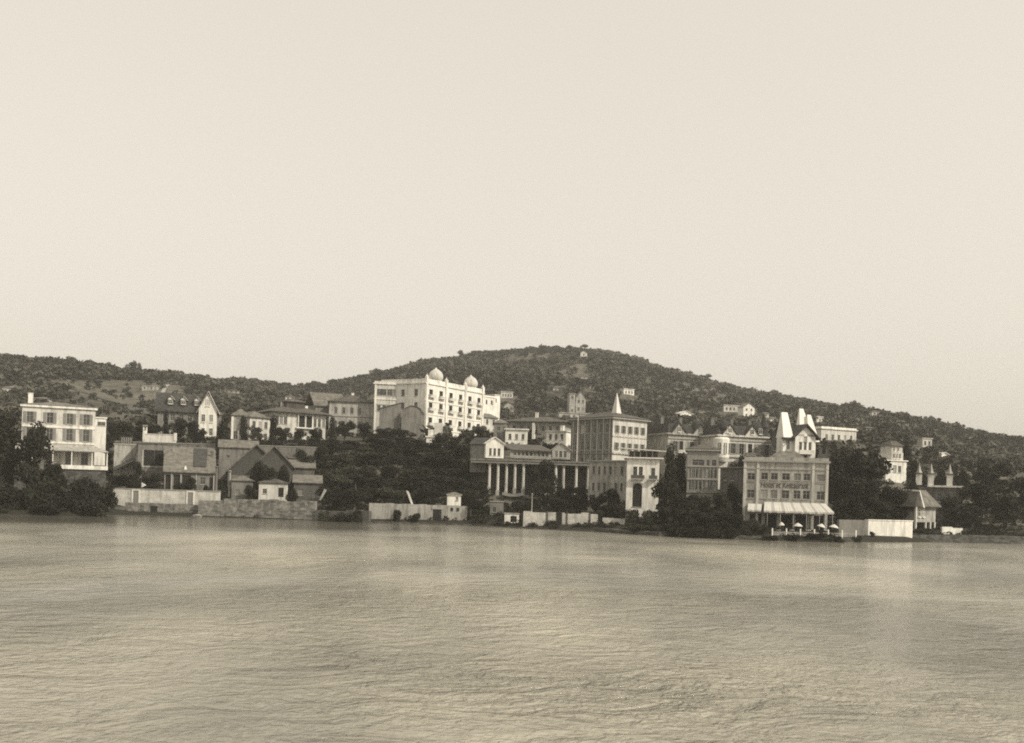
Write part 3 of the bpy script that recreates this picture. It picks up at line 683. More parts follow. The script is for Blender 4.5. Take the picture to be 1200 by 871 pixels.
for u in (348.5, 357, 365):
    m = MB(); m.bar((px(b, u), -.35, zf-.2), (px(b, u), -.35, h), .16, .14, 'white'); m.build('column', b.root)
m = MB(); m.box(px(b, 346), -.7, zf-.5, px(b, 367), -.004, zf-.22, 'white'); m.build('loggia_floor', b.root)
# upper turret on its roof
m = MB(); m.box(4.6, 3, h+1.0, 9.2, 8, h+3.1, 'tile'); m.hull([(4.1, 2.5, h+3.101), (9.7, 2.5, h+3.101), (9.7, 8.5, h+3.101), (4.1, 8.5, h+3.101)], [(6, 5, h+4.0), (8, 5, h+4.0), (8, 6, h+4.0), (6, 6, h+4.0)], 'tile'); m.build('roof_lantern', b.root)
b = Bld('gable_roofed_hall', 'hall with a long plain gable roof beyond the loggia house', 'house', (369, 300), (404, 304), 500, 10)
b.walls(b.hv(474.5), 'grey', 3, {'front': grid(b.w, 3, [2.5], .9, 1.4)}); b.gable(b.hv(460.5, None, 305)-b.h, .5, 'tile2')

# --- long pale wing and domed hotel
b = Bld('long_wing', 'long pale two storey block with tiled roof left of the domed hotel', 'building', (385, 292), (438, 292), 502, 13)
h = b.hv(470.5)
b.walls(h, 'pale', 4, {'front': grid(b.w, 5, [h-3.2, h-7.0], .85, 1.7)}); b.strip('front', h-4.0, .3, .2, 'dtrim'); b.hip(2.6, .5, 'tile'); b.chimney(6, 6, h+1.4, 1.6, .7, 'white')
b = Bld('hotel_front_wing', 'flat roofed cream hotel wing with grouped dark windows at its top floor', 'hotel', (437, 290), (498, 290), 512, 14)
h = b.hv(450); zf = b.hv(463)
gw = [(px(b, u), zf, 1.35, 1.75) for u in (440, 445.5, 452, 457.6, 463.2, 468.8, 474.4)]
b.walls(h, 'cream', 4, {'front': gw+[(px(b, u), zf-4.3, .9, 1.5) for u in (441, 447, 453, 459, 475, 481)]}); b.band(h+.002, .35, .3, 'white'); b.parapet(.5, .3, 'cream', h+.355)
b.strip('front', zf-1.2, .3, .15, 'white'); b.strip('front', h-5.7, .2, .12, 'dtrim')
for u in (438.5, 465.5, 475.5, 497): m = MB(); x = px(b, u); m.box(x-.22, -.16, -3, x+.22, -.0035, h-.01, 'white'); m.build('pilaster', b.root)
b.chimney(px(b, 461), 8, h+.3, 1.8, .7, 'dim')
b = Bld('windowless_block', 'blank grey block with slanting top standing before the hotel wing', 'building', (444, 277), (469, 277), 508, 7)
ht = b.hv(474)
m = MB(); m.hull([(0, 0, -3), (b.w, 0, -3), (b.w, 7, -3), (0, 7, -3)], [(0, 0, ht-1.2), (b.w, 0, ht+.6), (b.w, 7, ht+.6), (0, 7, ht-1.2)], 'grey'); m.build('wall', b.root)
m = MB(); m.hull([(-.2, -.2, ht-1.19), (b.w+.1, -.2, ht+.61), (b.w+.1, 7.2, ht+.61), (-.2, 7.2, ht-1.19)], [(-.2, -.2, ht-1.0), (b.w+.1, -.2, ht+.8), (b.w+.1, 7.2, ht+.8), (-.2, 7.2, ht-1.0)], 'dim'); m.build('roof', b.root)
b = Bld('windowless_block', 'blank grey block with a rounded gable next to the bright hotel front', 'building', (470, 276), (496, 276), 509, 7)
ht = b.hv(475.5); m = MB(); ring = [(0, ht-1.8), (b.w*.18, ht-.6), (b.w*.4, ht), (b.w*.65, ht-.1), (b.w*.85, ht-.8), (b.w, ht-2.2)]
fr_ = [(0, 0, -3)] + [(x, 0, z) for x, z in ring] + [(b.w, 0, -3)]
m.hull(fr_, [(p[0], 7, p[2]) for p in fr_], 'grey'); m.build('wall', b.root)
m = MB()
for (xa, za), (xb, zb) in zip(ring, ring[1:]): m.hull([(xa, -.2, za+.01), (xb, -.2, zb+.01), (xb, 7.2, zb+.01), (xa, 7.2, za+.01)], [(xa, -.2, za+.2), (xb, -.2, zb+.2), (xb, 7.2, zb+.2), (xa, 7.2, za+.2)], 'dim')
m.build('roof', b.root)
b = Bld('domed_hotel', 'big white hotel with two onion domes and rows of balconied windows', 'hotel', (497, 285), (565, 311), 515, 15)
h = b.hv(449.5); Wd = b.w; rz_ = [b.hv(463.5), b.hv(479), b.hv(496.5)]
fw = [(Wd*(.085+.1655*i)-.75, z, 1.75, 1.9, 'balc') for z in rz_ for i in range(6)] + [(Wd*(.085+.1655*i)-.6, rz_[2]-4.4, 1.3, 2.0) for i in range(6)]
b.walls(h, 'white', 4, {'front': fw, 'left': grid(b.D, 3, rz_, 1.1, 1.8)})
b.strip('front', rz_[0]-1.5, .25, .14); b.strip('front', rz_[1]-1.5, .25, .14); b.strip('front', rz_[2]-1.5, .25, .14)
b.band(h+.002, .4, .3, 'white'); b.parapet(1.0, .3, 'white', h+.405)
for x in (.5, Wd*.335, Wd*.665, Wd-.5):
    m = MB(); m.box(x-.4, -.3, -3, x+.4, -.004, h-.01, 'white'); m.box(x-.45, -.35, h+.41, x+.45, .35, h+2.0, 'white'); m.lathe([(.45, h+2.001), (.1, h+2.5), (.02, h+3.0)], 'white', 8, x, 0); m.build('pilaster', b.root)
for ud in (508, 549):
    y = 2.2; x = px(b, ud, y)+(.3 if ud > 520 else .2); z = h+.406
    m = MB(); m.lathe([(1.65, z), (1.65, z+1.0), (1.78, z+1.0), (1.78, z+1.2)], 'white', 24, x, y); dm = m.build('dome_drum', b.root)
    m = MB(); m.lathe([(1.6, z+1.201), (1.95, z+1.6), (2.08, z+2.2), (2.0, z+2.9), (1.68, z+3.55), (1.1, z+4.1), (.42, z+4.5), (.14, z+4.9)], 'cream', 24, x, y); d_ = m.build('onion_dome', b.root, True)
    m = MB(); m.lathe([(.12, z+4.901), (.18, z+5.1), (.06, z+5.3), (.03, z+5.8)], 'iron', 8, x, y); m.build('finial', d_)
b = Bld('entrance_tower', 'narrow white stepped annexe below the corner of the domed hotel', 'building', (499, 254), (519, 254), 534, 7)
h = b.hv(512.5); b.walls(h, 'white', 4, {'front': [(1.4, h-2.4, 1.0, 1.5), (2.8, h-2.4, .9, 1.5), (px(b, 512), h-4.6, .8, 1.4)]}); b.band(h+.002, .3, .25); 
m = MB(); m.box(.4, .3, h+.303, px(b, 512), 6, h+1.9, 'white'); m.box(px(b, 508), .2, h+.303, px(b, 518), 5, h+3.6, 'cream'); m.build('upper_storey', b.root)
# houses right of the hotel
b = Bld('hillside_villa', 'white two storey villa just right of the domed hotel', 'villa', (566, 330), (580, 334), 480, 8)
b.walls(b.hv(465), 'white', 6, {'front': grid(b.w, 2, [b.hv(473)], .8, 1.3)}); b.band(b.h+.002, .2, .2); b.parapet(.3, .2, 'white', b.h+.21)
b = Bld('hillside_tower', 'slim white tower house behind the villa right of the domed hotel', 'house', (579.5, 340), (586, 342), 474, 4)
b.walls(b.hv(463), 'white', 6, {'front': [(.5, .8, .5, 1.1)]}); b.band(b.h+.002, .2, .2)
b = Bld('terrace_house', 'low pale house beneath the white villa right of the domed hotel', 'house', (566, 318), (583, 322), 500, 8)
b.walls(b.hv(489), 'cream', 6, {'front': grid(b.w, 2, [.8], .9, 1.5)}); b.gable(1.4, .4, 'tile2')

# --- villas above the columned terrace
b = Bld('low_villa', 'low white house with flat roof left of the hedge', 'house', (592, 255), (618, 255), 518, 8)
b.walls(b.hv(503.5), 'white', 4, {'front': grid(b.w, 3, [.7], .7, 1.3)}); b.band(b.h+.002, .3, .35, 'white')
b = Bld('broad_eaved_house', 'wide house under a long brown roof with deep eaves', 'house', (594, 276), (662, 272), 508, 12)
h = b.hv(494.5); b.walls(h, 'pale', 4, {'front': grid(b.w, 7, [h-2.3], .8, 1.4)}); b.hip(1.9, 1.5, 'tile'); b.chimney(b.w*.42, 4, h-.8+1.8, 1.7, .7, 'white')
m = MB(); m.box(b.w*.46, -1.5, -3, b.w*.5, -.004, h-.3, 'white'); m.build('chimney_breast', b.root)
b = Bld('low_villa', 'bright white low house with a white chimney right of the hedge', 'house', (640, 252), (663, 250), 520, 8)
b.walls(b.hv(506), 'white', 4, {'front': grid(b.w, 3, [1.0], .7, 1.3)}); b.band(b.h+.002, .25, .3, 'cream'); b.chimney(b.w*.55, 2, b.h+.25, 1.2, .8, 'white')
b = Bld('plain_house', 'pale plastered house with arched doorway behind the gabled pavilion', 'house', (578, 262), (594, 262), 520, 8)
b.walls(b.hv(496), 'grey', 4, {'front': [(.8, .4, 1.0, 2.4), (.8, 3.2, .8, 1.1), (2.2, 3.2, .8, 1.1)]}); b.hip(1.2, .3, 'tile2')
# columned terrace
b = Bld('columned_terrace', 'long raised terrace on tall white columns beside the gabled pavilion', 'terrace', (552, 214), (731, 214), 537.5, 26)
m = MB(); m.box(0, 0, -.75, b.w, 26, -.0, 'dtrim'); m.box(-.1, -.25, -.28, b.w+.1, -.003, .02, 'grey'); m.build('terrace_slab', b.root)
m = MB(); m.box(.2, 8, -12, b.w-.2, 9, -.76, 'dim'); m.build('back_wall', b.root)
m = MB(); x0_, x1_ = px(b, 592), px(b, 648)
m.box(x0_, .05, .62, x1_, .12, .72, 'wood')
for i in range(28): x = x0_+(x1_-x0_)*i/27; m.box(x-.04, .06, .001, x+.04, .11, .619, 'wood')
m.build('railing', b.root)
for u, vb in ((574, 572), (584, 576), (594, 577), (604, 574), (614, 574), (652, 566), (661, 574), (640, 570), (676, 572), (690, 572)):
    x = px(b, u); zb = zat(u, vb, 214.6)-b.z
    m = MB(); m.box(x-.36, .3, zb-4, x+.36, 1.1, zb+.3, 'pale'); m.lathe([(.3, zb+.301), (.26, -1.1), (.38, -1.0), (.38, -.77)], 'cream', 12, x, .7); m.build('column', b.root)
b = Bld('gabled_pavilion', 'small pavilion with bright white gable end and grey side', 'pavilion', (569, 216), (590, 216.8), 536.5, 6)
he = b.hv(519.5); b.walls(he, 'white', .0, {'front': [(.7, .5, .55, 1.5), (1.6, .5, .55, 1.5), (2.5, .5, .55, 1.5)]}, gable='y', rise=b.hv(512.5)-he)
b.gable(b.hv(512.5)-he, .3, 'zinc', 'y')
b2 = Bld('pavilion_side_hall', 'plain hall, shade painted into its grey walls, joined to the left of the white gabled pavilion', 'hall', (551, 218.5), (569, 217.2), 536.5, 5)
b2.walls(b2.hv(520.5), 'grey', 3, {}); b2.gable(1.3, .25, 'slate')  # grey walls hold the shade of the pavilion's side as colour
b = Bld('glazed_veranda', 'low glazed veranda with a dark roof on the columned terrace', 'veranda', (598, 222), (646, 226), 536.5, 6)
h = b.hv(527.5); b.walls(h, 'wood', .0, {'front': grid(b.w, 9, [.5], .7, .95)}, fr='dtrim'); m = MB()
bb_ = [(-.3, -.7, h+.01), (b.w+.3, -.7, h+.01), (b.w+.3, 6, h+1.5), (-.3, 6, h+1.5)]; m.hull(bb_, [(p[0], p[1], p[2]+.14) for p in bb_], 'tile'); m.build('roof', b.root)
b = Bld('gabled_kiosk', 'gabled kiosk with three tall windows on the columned terrace', 'kiosk', (647, 217), (668, 217), 538, 5)
he = b.hv(527); b.walls(he, 'pale', .0, {'front': [(.55, .35, .6, 1.35), (1.45, .35, .6, 1.35), (2.35, .35, .6, 1.35)]}, gable='y', rise=b.hv(519, 658)-he); b.gable(b.hv(519, 658)-he, .3, 'dtrim', 'y')
# --- spired mansion
b = Bld('spired_mansion', 'tall four storey mansion with a thin pointed spire, left side in shade', 'mansion', (717, 226), (757, 233), 537.5, 13)
b.D = 13
h = b.hv(490.5); r1, r2 = h-3.0, h-6.7
fw = grid(b.w, 5, [r1, r2], .75, 1.6, 'shut', x0=.3, x1=b.w-.3)
lw = grid(b.D, 6, [r1, r2, r2-3.7], .95, 1.9, 'plain')
b.walls(h, 'cream', 10, {'front': fw, 'left': lw}, kf={'left': 'brown'})  # left face in darker brown: its shade is painted in
for i in range(7): m = MB(); y = b.D*.06+b.D*.88*i/6; m.box(-.14, y-.12, -2, -.0035, y+.12, h-.01, 'dtrim'); m.build('pilaster', b.root); b.strip('front', r2-.9, .35, .3, 'trim'); b.strip('left', r2-.9, .3, .2, 'dtrim'); b.strip('front', r1-.9, .2, .12)
b.band(h+.002, .3, .6, 'dtrim'); b.hip(1.8, .7, 'tile', z=h+.305)
x = 4.3; y = 3.2
m = MB(); zs_ = h+.6; zt = b.hv(457.5); m.box(x-.9, y-.9, zs_, x+.9, y+.9, zs_+.9, 'dim'); m.hull([(x-.78, y-.78, zs_+.901), (x+.78, y-.78, zs_+.901), (x+.78, y+.78, zs_+.901), (x-.78, y+.78, zs_+.901)], [(x-.03, y-.03, zt), (x+.03, y-.03, zt), (x+.03, y+.03, zt), (x-.03, y+.03, zt)], 'zinc'); m.build('spire', b.root)
pole('flag_pole', 'tall thin pale flag pole at the left corner of the mansion wing', 676, 219, 537, 489, .07, 'white', 'flag pole')
b = Bld('lower_wing', 'pale lower wing with small windows beneath the terrace beside the arched house', 'building', (689, 196), (734, 190), 582, 9)
h = b.hv(541); b.walls(h, 'pale', 6, {'front': grid(b.w, 6, [h-2.4, h-5.4], .55, 1.5)}); b.band(h+.002, .25, .3, 'dtrim')
# --- arched tower house on the shore
b = Bld('arched_house', 'white waterside tower house with one tall dark arch and a balcony', 'house', (733, 183), (771, 183), 603, 8)
h = b.hv(537)
b.walls(h, 'white', 4, {'front': [(px(b, 740.5), b.hv(594, 745), 1.65, b.hv(566, 745)-b.hv(594, 745), 'arch'), (px(b, 740.5), b.hv(558), .7, 1.7), (px(b, 747), b.hv(558), .7, 1.7), (px(b, 761.5), b.hv(558.5), .7, 1.6)], 'left': grid(b.D, 3, [b.hv(558)], .7, 1.6)})
for u0, u1 in ((738, 754), (759, 769)):
    m = MB(); z = b.hv(561.5); m.box(px(b, u0), -.8, z, px(b, u1), -.1, z+.15, 'dtrim'); m.box(px(b, u0), -.8, z+.151, px(b, u1), -.74, z+.75, 'iron'); m.build('balcony', b.root)
m = MB(); zr_ = b.hv(534.5); zr2 = b.hv(525.5, 745)
m.box(-.6, -.6, h+.002, b.w+.7, 8.6, h+.2, 'trim'); m.build('cornice', b.root)
m = MB()
for x in np.linspace(.2, b.w-.2, 6): m.box(x-.08, .1, h+.201, x+.08, .26, zr2-.4, 'dtrim')
m.box(.3, 2.4, h+.201, b.w-.3, 7.8, zr2-.4, 'dim'); m.build('roof_loggia', b.root)
m = MB(); bb_ = [(-1.6, -1.0, zr2-.1), (b.w+1.1, -1.0, zr2-.55), (b.w+1.1, 8.8, zr2-.2), (-1.6, 8.8, zr2+.25)]; m.hull(bb_, [(p[0], p[1], p[2]+.16) for p in bb_], 'zinc'); m.build('roof', b.root)
# --- shore walls in the middle
b = plain_wall('boundary_wall', 'pale waterside wall with a dark doorway and the little white hut on top', 432, 547, 190, 190, 589, 612, 'pale', th=.8, rag=.15)
x = px(b, 512); addbox(b, 'door', x-.75, 0.2, x+.75, b.hv(597, 512), 'void', .06); addbox(b, 'door_frame', x-.95, b.hv(597, 512)+.002, x+.95, b.hv(597, 512)+.3, 'dtrim', .12)
for u in (529, 536): x = px(b, u); addbox(b, 'loophole', x-.22, b.h-1.1, x+.22, b.h-.5, 'void', .06)
b2 = Bld('lookout_hut', 'little white lookout hut standing on the waterside wall', 'hut', (524, 190.9), (540, 190.9), 589.7, 2.2)
b2.walls(b2.hv(580.5), 'white', .8, {'front': [(1.55, .55, .45, .6)], 'left': [(.8, .5, .5, .6)]}); b2.band(b2.h+.002, .14, .2, 'pale'); b2.hip(.45, .2, 'tile2', z=b2.h+.145)
b = Bld('block_shed', 'small square grey shed below the terrace columns', 'shed', (574, 193), (590, 193), 602, 3)
b.walls(b.hv(588), 'grey', 3, {'front': [(.5, .3, .6, .9)]}); b.band(b.h+.002, .12, .15, 'dtrim')
b = Bld('white_kiosk', 'small white kiosk with dark opening on the middle quay', 'kiosk', (591, 184), (608, 184), 612.5, 2.5)
b.walls(b.hv(602), 'white', 1, {'front': [(1.05, .1, 1.1, 1.1, 'open')]}); b.band(b.h+.002, .1, .12, 'pale')
b = Bld('canvas_shelter', 'small pale canvas shelter sagging below the terrace columns', 'shelter', (588, 198), (613, 198), 590, 3)
m = MB()
for i in range(8):
    t0, t1 = i/8, (i+1)/8; sag = lambda t: 1.6-.3*4*t*(1-t)
    bb_ = [(b.w*t0, -.8, sag(t0)), (b.w*t1, -.8, sag(t1)), (b.w*t1, 2.2, sag(t1)+.5), (b.w*t0, 2.2, sag(t0)+.5)]; m.hull(bb_, [(p[0], p[1], p[2]+.05) for p in bb_], 'dim')
m.build('canopy', b.root)
for x in (0.05, b.w-.1):
    m = MB(); m.box(x, -.75, -2.5, x+.1, -.65, 1.58, 'darkwood'); m.build('leg', b.root)
b = plain_wall('panelled_wall', 'pale panelled wall with dark posts and a doorway on the middle quay', 613, 700, 181, 179, 598.5, 613.5, 'lime', th=.4, rag=.3)
x = px(b, 655); addbox(b, 'door', x-.5, 0, x+.5, b.hv(600, 655), 'void', .07)
for u in (641, 664, 691): x = px(b, u); addbox(b, 'post', x-.13, -.3, x+.13, b.h+.1, 'darkwood', .1)
b = plain_wall('garden_wall', 'low faint white wall between the panelled wall and the arched house', 706, 732, 178, 177, 606, 613, 'lime', th=.4, rag=.2)
b = plain_wall('quay_edge', 'long low dark stone quay edge along the middle of the shore', 556, 700, 183.5, 172.5, 616, 624, 'dstone', th=3.0, rag=.12)
b = plain_wall('quay_edge', 'low dark stone quay edge in front of the arched house', 700, 772, 172.8, 163.5, 619, 628, 'dstone', th=3.0, rag=.12)
b = plain_wall('quay_edge', 'low dark ledge at the foot of the wall with the white hut', 432, 556, 187.5, 187.2, 610.5, 616, 'dstone', th=2.0, rag=.12)

# --- wooden house with glazed bays
b = Bld('glazed_wooden_house', 'wooden waterside house with two tiers of glazed bays under a pale upper floor', 'house', (804, 190), (841, 190), 580, 9)
h = b.hv(528)
r_a, r_b, r_c = b.hv(574), b.hv(560), b.hv(545.5)
fw = [(x, z, .62, 1.55) for z in (r_a, r_b) for x in (.5, 1.3, 2.1, 2.9, 3.9, 4.7)] + [(.9, r_c, 2.2, 1.1), (3.5, r_c, .5, 1.1), (4.4, r_c, .8, 1.1)]
b.walls(h, 'wood', 6, {'front': fw, 'left': grid(b.D, 4, [r_a, r_b], .8, 1.5)}, fr='dtrim')
for v in (577, 562, 547): b.strip('front', b.hv(v), .22, .2, 'dtrim')
b.band(h+.002, .2, .4, 'dtrim'); b.hip(1.2, .4, 'tile', z=h+.205)
m = MB()
for i in range(9): m.box(.15+i*.66, -.12, b.hv(577), .25+i*.66, -.003, b.hv(548), 'dtrim')
m.build('mullions', b.root)
b = Bld('link_building', 'narrow timber link house with two small windows left of the seafront hotel', 'house', (843, 186), (872, 180), 592, 7)
b.walls(b.hv(549), 'dim', 5, {'front': [(3.0, b.hv(563), .9, 1.1), (3.0, b.hv(581), .9, 1.2), (1.0, b.hv(563), .8, 1.1)]}); b.band(b.h+.002, .2, .3, 'grey')
# --- mansard mansion behind
def mansard(name, label, A, B, k, wins, domes, vtop):
    b = Bld(name, label, 'mansion', A, B, 541, 12); um = (A[0]+B[0])/2
    h = b.hv(vtop); zw = h-3.7
    b.walls(h, k, 6, {'front': [(px(b, u), z, 1.1, 2.3, 'balc' if (i+int(z)) % 3 == 0 else 'shut') for i, u in enumerate(wins) for z in (zw, zw-4.0)]})
    b.strip('front', h-.9, .3, .2, 'dtrim'); b.strip('front', zw-.8, .25, .3, 'dtrim'); b.band(h+.002, .35, .5, k)
    zz = h+.355; m = MB(); m.hull([(.1, .1, zz), (b.w-.1, .1, zz), (b.w-.1, 11.9, zz), (.1, 11.9, zz)], [(.9, 1.6, zz+2.2), (b.w-.9, 1.6, zz+2.2), (b.w-.9, 10.6, zz+2.2), (.9, 10.6, zz+2.2)], 'slate'); m.build('mansard_roof', b.root)
    for u in domes:
        x = px(b, u); m = MB(); m.box(x-1.3, -.15, zz+.001, x+1.3, 2.5, zz+.7, 'dim'); dm = m.build('dormer', b.root)
        m = MB(); m.lathe([(1.5, zz+.701), (1.6, zz+1.4), (1.4, zz+2.2), (.9, zz+2.9), (.1, zz+3.3)], 'slate', 16, x, 1.4); m.build('dormer_dome', dm, True)
        child('dormer_window', window_mesh(.9, 1.2, 'plain', 'trim'), dm, (x-.45, -.4, zz+.5))
    for i, fx in enumerate((.2, .62)):
        x = b.w*fx; m = MB(); gw = 1.7; z0 = h+.36
        m.hull([(x-gw, -.25, z0), (x+gw, -.25, z0), (x+gw, 3, z0), (x-gw, 3, z0)], [(x-.05, -.25, z0+2.1), (x+.05, -.25, z0+2.1), (x+.05, 3, z0+2.1), (x-.05, 3, z0+2.1)], k); g_ = m.build('roof_gable', b.root)
        m = MB(); m.hull([(x-gw-.4, -.5, z0-.3), (x, -.5, z0+2.2), (x, 3.2, z0+2.2), (x-gw-.4, 3.2, z0-.3)], [(x-gw-.4, -.5, z0-.08), (x, -.5, z0+2.4), (x, 3.2, z0+2.4), (x-gw-.4, 3.2, z0-.08)], 'slate')
        m.hull([(x, -.5, z0+2.2), (x+gw+.4, -.5, z0-.3), (x+gw+.4, 3.2, z0-.3), (x, 3.2, z0+2.2)], [(x, -.5, z0+2.4), (x+gw+.4, -.5, z0-.08), (x+gw+.4, 3.2, z0-.08), (x, 3.2, z0+2.4)], 'slate'); m.build('verge', g_)
        child('gable_window', window_mesh(.8, 1.1, 'plain', 'trim'), g_, (x-.4, -.5, z0+.3))
    for fx in (.08, .45, .8): b.chimney(b.w*fx, 5, zz+1.8, 2.0, .7, 'brown')
    x = b.w*.9; m = MB(); m.lathe([(.9, zz), (.9, zz+2.0), (1.15, zz+2.05), (.55, zz+3.6), (.05, zz+5.2)], 'slate', 8, x, 1.0); m.build('corner_turret', b.root)
    return b, h, zw
mansard('mansard_mansion', 'grey weathered mansion with a dark domed dormer left of the paler mansard house', (782, 230), (841, 235), 'pale', (788, 795, 808, 820, 830), (820,), 509)
bm_ = b
b, h, zw = mansard('mansard_house', 'pale mansard roofed house with a white rounded bay behind the seafront hotel', (841, 226), (903, 230.5), 'cream', (856, 866, 876, 886, 896), (852, 889), 511)
x = px(b, 845); m = MB(); m.lathe([(1.3, zw-1.8), (1.75, zw-.9), (1.75, h-.6), (1.4, h-.3)], 'white', 16, x, .1); bay = m.build('rounded_bay', b.root)
for i in (-1, 0, 1):
    a = i*.75; child('bay_window', window_mesh(.7, 2.2, 'plain', 'dtrim'), bay, (x+1.88*math.sin(a)-.35*math.cos(a), .1-1.88*math.cos(a)-.35*math.sin(a), zw), a)
b = Bld('white_gable_cottage', 'small house with a steep white sunlit roof behind the mansard mansion', 'house', (884, 262), (893, 262), 512, 5)
b.walls(b.hv(500), 'grey', 5, {'front': [(.5, .4, .6, 1)]}, gable='y', rise=2.4); b.gable(2.4, .3, 'zinc', 'y')
# --- turreted chateau
b = Bld('turreted_chateau', 'white chateau with three steep pale pointed roofs and dark gable', 'mansion', (931, 206), (955, 207), 546, 5)
h = b.hv(511); 
b.walls(h, 'white', 8, {'front': [(b.w*.2, b.hv(529.5), .6, 2.0), (b.w*.43, b.hv(529.5), .6, 2.2), (b.w*.66, b.hv(529.5), .6, 2.0), (b.w*.42, b.hv(517), .7, 1.4), (b.w*.42, b.hv(541), .8, 1.5)]}, gable='y', rise=b.hv(499.5, 943)-h)
b.gable(b.hv(498.5, 943)-h, .7, 'slate', 'y', t=.3)
m = MB(); m.box(b.w*.12, -.9, b.hv(532), b.w*.84, -.003, b.hv(532)+.15, 'trim'); m.box(b.w*.12, -.9, b.hv(532)+.151, b.w*.84, -.84, b.hv(532)+.8, 'cream'); m.build('balcony', b.root)
def steep(b, x0, y0, x1, y1, z0, z1, rx0, rx1, k='zinc', name='steep_roof'):
    m = MB(); ym = (y0+y1)/2
    m.hull([(x0, y0, z0), (x1, y0, z0), (x1, y1, z0), (x0, y1, z0)], [(rx0, ym-.1, z1), (rx1, ym-.1, z1), (rx1, ym+.1, z1), (rx0, ym+.1, z1)], k); return m.build(name, b.root)
zz = h+.3
steep(b, px(b, 934, 3), 2.2, px(b, 949, 3), 4.4, zz-.2, b.hv(477, 938), px(b, 935.5, 3), px(b, 940, 3), 'sunroof')
steep(b, px(b, 945, 2), 1.4, px(b, 958, 2), 3.6, zz-1.2, b.hv(484.5, 947), px(b, 945.5, 2), px(b, 949.5, 2), 'sunroof')
m = MB(); m.box(px(b, 919), .8, -8, -.003, 3.5, h-.3, 'white'); m.build('side_tower', b.root)
for z in (b.hv(527), b.hv(541)): child('tower_window', window_mesh(.6, 1.9, 'plain', 'dtrim'), b.root, (px(b, 923.5), .63, z))
steep(b, px(b, 919), .6, px(b, 930.5), 3.8, h-.29, b.hv(482.5, 923), px(b, 920), px(b, 927), 'sunroof')
m = MB(); m.box(px(b, 917), .1, h-.75, -.01, .75, h-.35, 'slate'); m.build('tower_eaves', b.root)
b = Bld('timbered_tower', 'dark timbered tower house between the mansard mansion and the white chateau', 'house', (903, 222), (918, 221), 541, 8)
b.walls(b.hv(512), 'dim', 6, {'front': [(.5, b.hv(528), .6, 2.0), (1.6, b.hv(528), .6, 2.0)]}, gable='y', rise=2.2); b.gable(2.2, .4, 'slate', 'y')
b = Bld('crenel_block', 'square dark chimneyed block between the chateau and the big round tree', 'building', (958, 200), (971, 200), 545, 7)
b.walls(b.hv(532), 'dim', 5, {'front': [(.6, .4, .6, 1.0)]}); b.chimney(.2, 1, b.h, 1.1, .6); b.chimney(1.4, 1, b.h, 1.1, .6)
# --- seafront hotel
b = Bld('seafront_hotel', 'pale two storey seafront hotel with painted lettering above a striped awning', 'hotel', (870, 172), (969, 172), 618, 12)
h = b.hv(541, 872); z1_ = b.hv(562.5, 900); z2_ = b.hv(584, 900)
xs_ = [(874, 9), (890, 8), (901.5, 8), (914.5, 9), (928.5, 8), (939.5, 8), (955.5, 9.5)]
fw = [(px(b, u), z1_-(.1 if i in (0, 6) else 0), w_/F*172, 1.15) for i, (u, w_) in enumerate(xs_)] + [(px(b, u), z2_-(.05 if i in (0, 6) else 0), w_/F*172, 1.4) for i, (u, w_) in enumerate(xs_)]
gf = [(px(b, u), .0, 1.9, 2.3, 'open') for u in (878, 896, 914, 932, 950)]
b.walls(h, 'pale', 3, {'front': fw+gf, 'right': grid(b.D, 3, [z1_, z2_], 1.1, 1.2), 'left': grid(b.D, 3, [z1_, z2_], 1.1, 1.2)})
b.band(h+.002, .3, .3, 'dtrim'); b.parapet(.5, .3, 'pale', h+.304)
b.strip('front', h-1.2, .14, .12, 'dtrim'); b.strip('front', z1_-.45, .1, .08, 'dtrim')
for u in (871.2, 886.5, 951.5, 967.5): m = MB(); x = px(b, u); m.box(x-.22, -.12, -2, x+.22, -.0035, h-.01, 'cream'); m.build('pilaster', b.root)
m = MB(); zz = h+.81; m.hull([(px(b, 893), .2, h+.302), (px(b, 946), .2, h+.302), (px(b, 946), 8, h+.302), (px(b, 893), 8, h+.302)], [(px(b, 910), 3.5, h+2.0), (px(b, 930), 3.5, h+2.0), (px(b, 930), 4.5, h+2.0), (px(b, 910), 4.5, h+2.0)], 'tile2'); m.build('roof', b.root)
cu = bpy.data.curves.new('lettering', 'FONT'); cu.body = 'Hotel et Restaurant'; cu.size = 1.0; cu.extrude = .02; cu.align_x = 'CENTER'
to = bpy.data.objects.new('tmp_text', cu); COL.objects.link(to); bpy.context.view_layer.update()
me = bpy.data.meshes.new_from_object(to.evaluated_get(bpy.context.evaluated_depsgraph_get())); bpy.data.objects.remove(to)
me.materials.clear(); me.materials.append(MT['ink']); me.name = 'lettering'
wt = max(v.co.x for v in me.vertices)-min(v.co.x for v in me.vertices)
lo_ = child('lettering', me, b.root, (px(b, 918), -.03, b.hv(572.2, 918)), 0); lo_.rotation_euler = (math.pi/2, 0, 0); s_ = (54/F*172)/wt; lo_.scale = (s_, s_*1.5, 1)
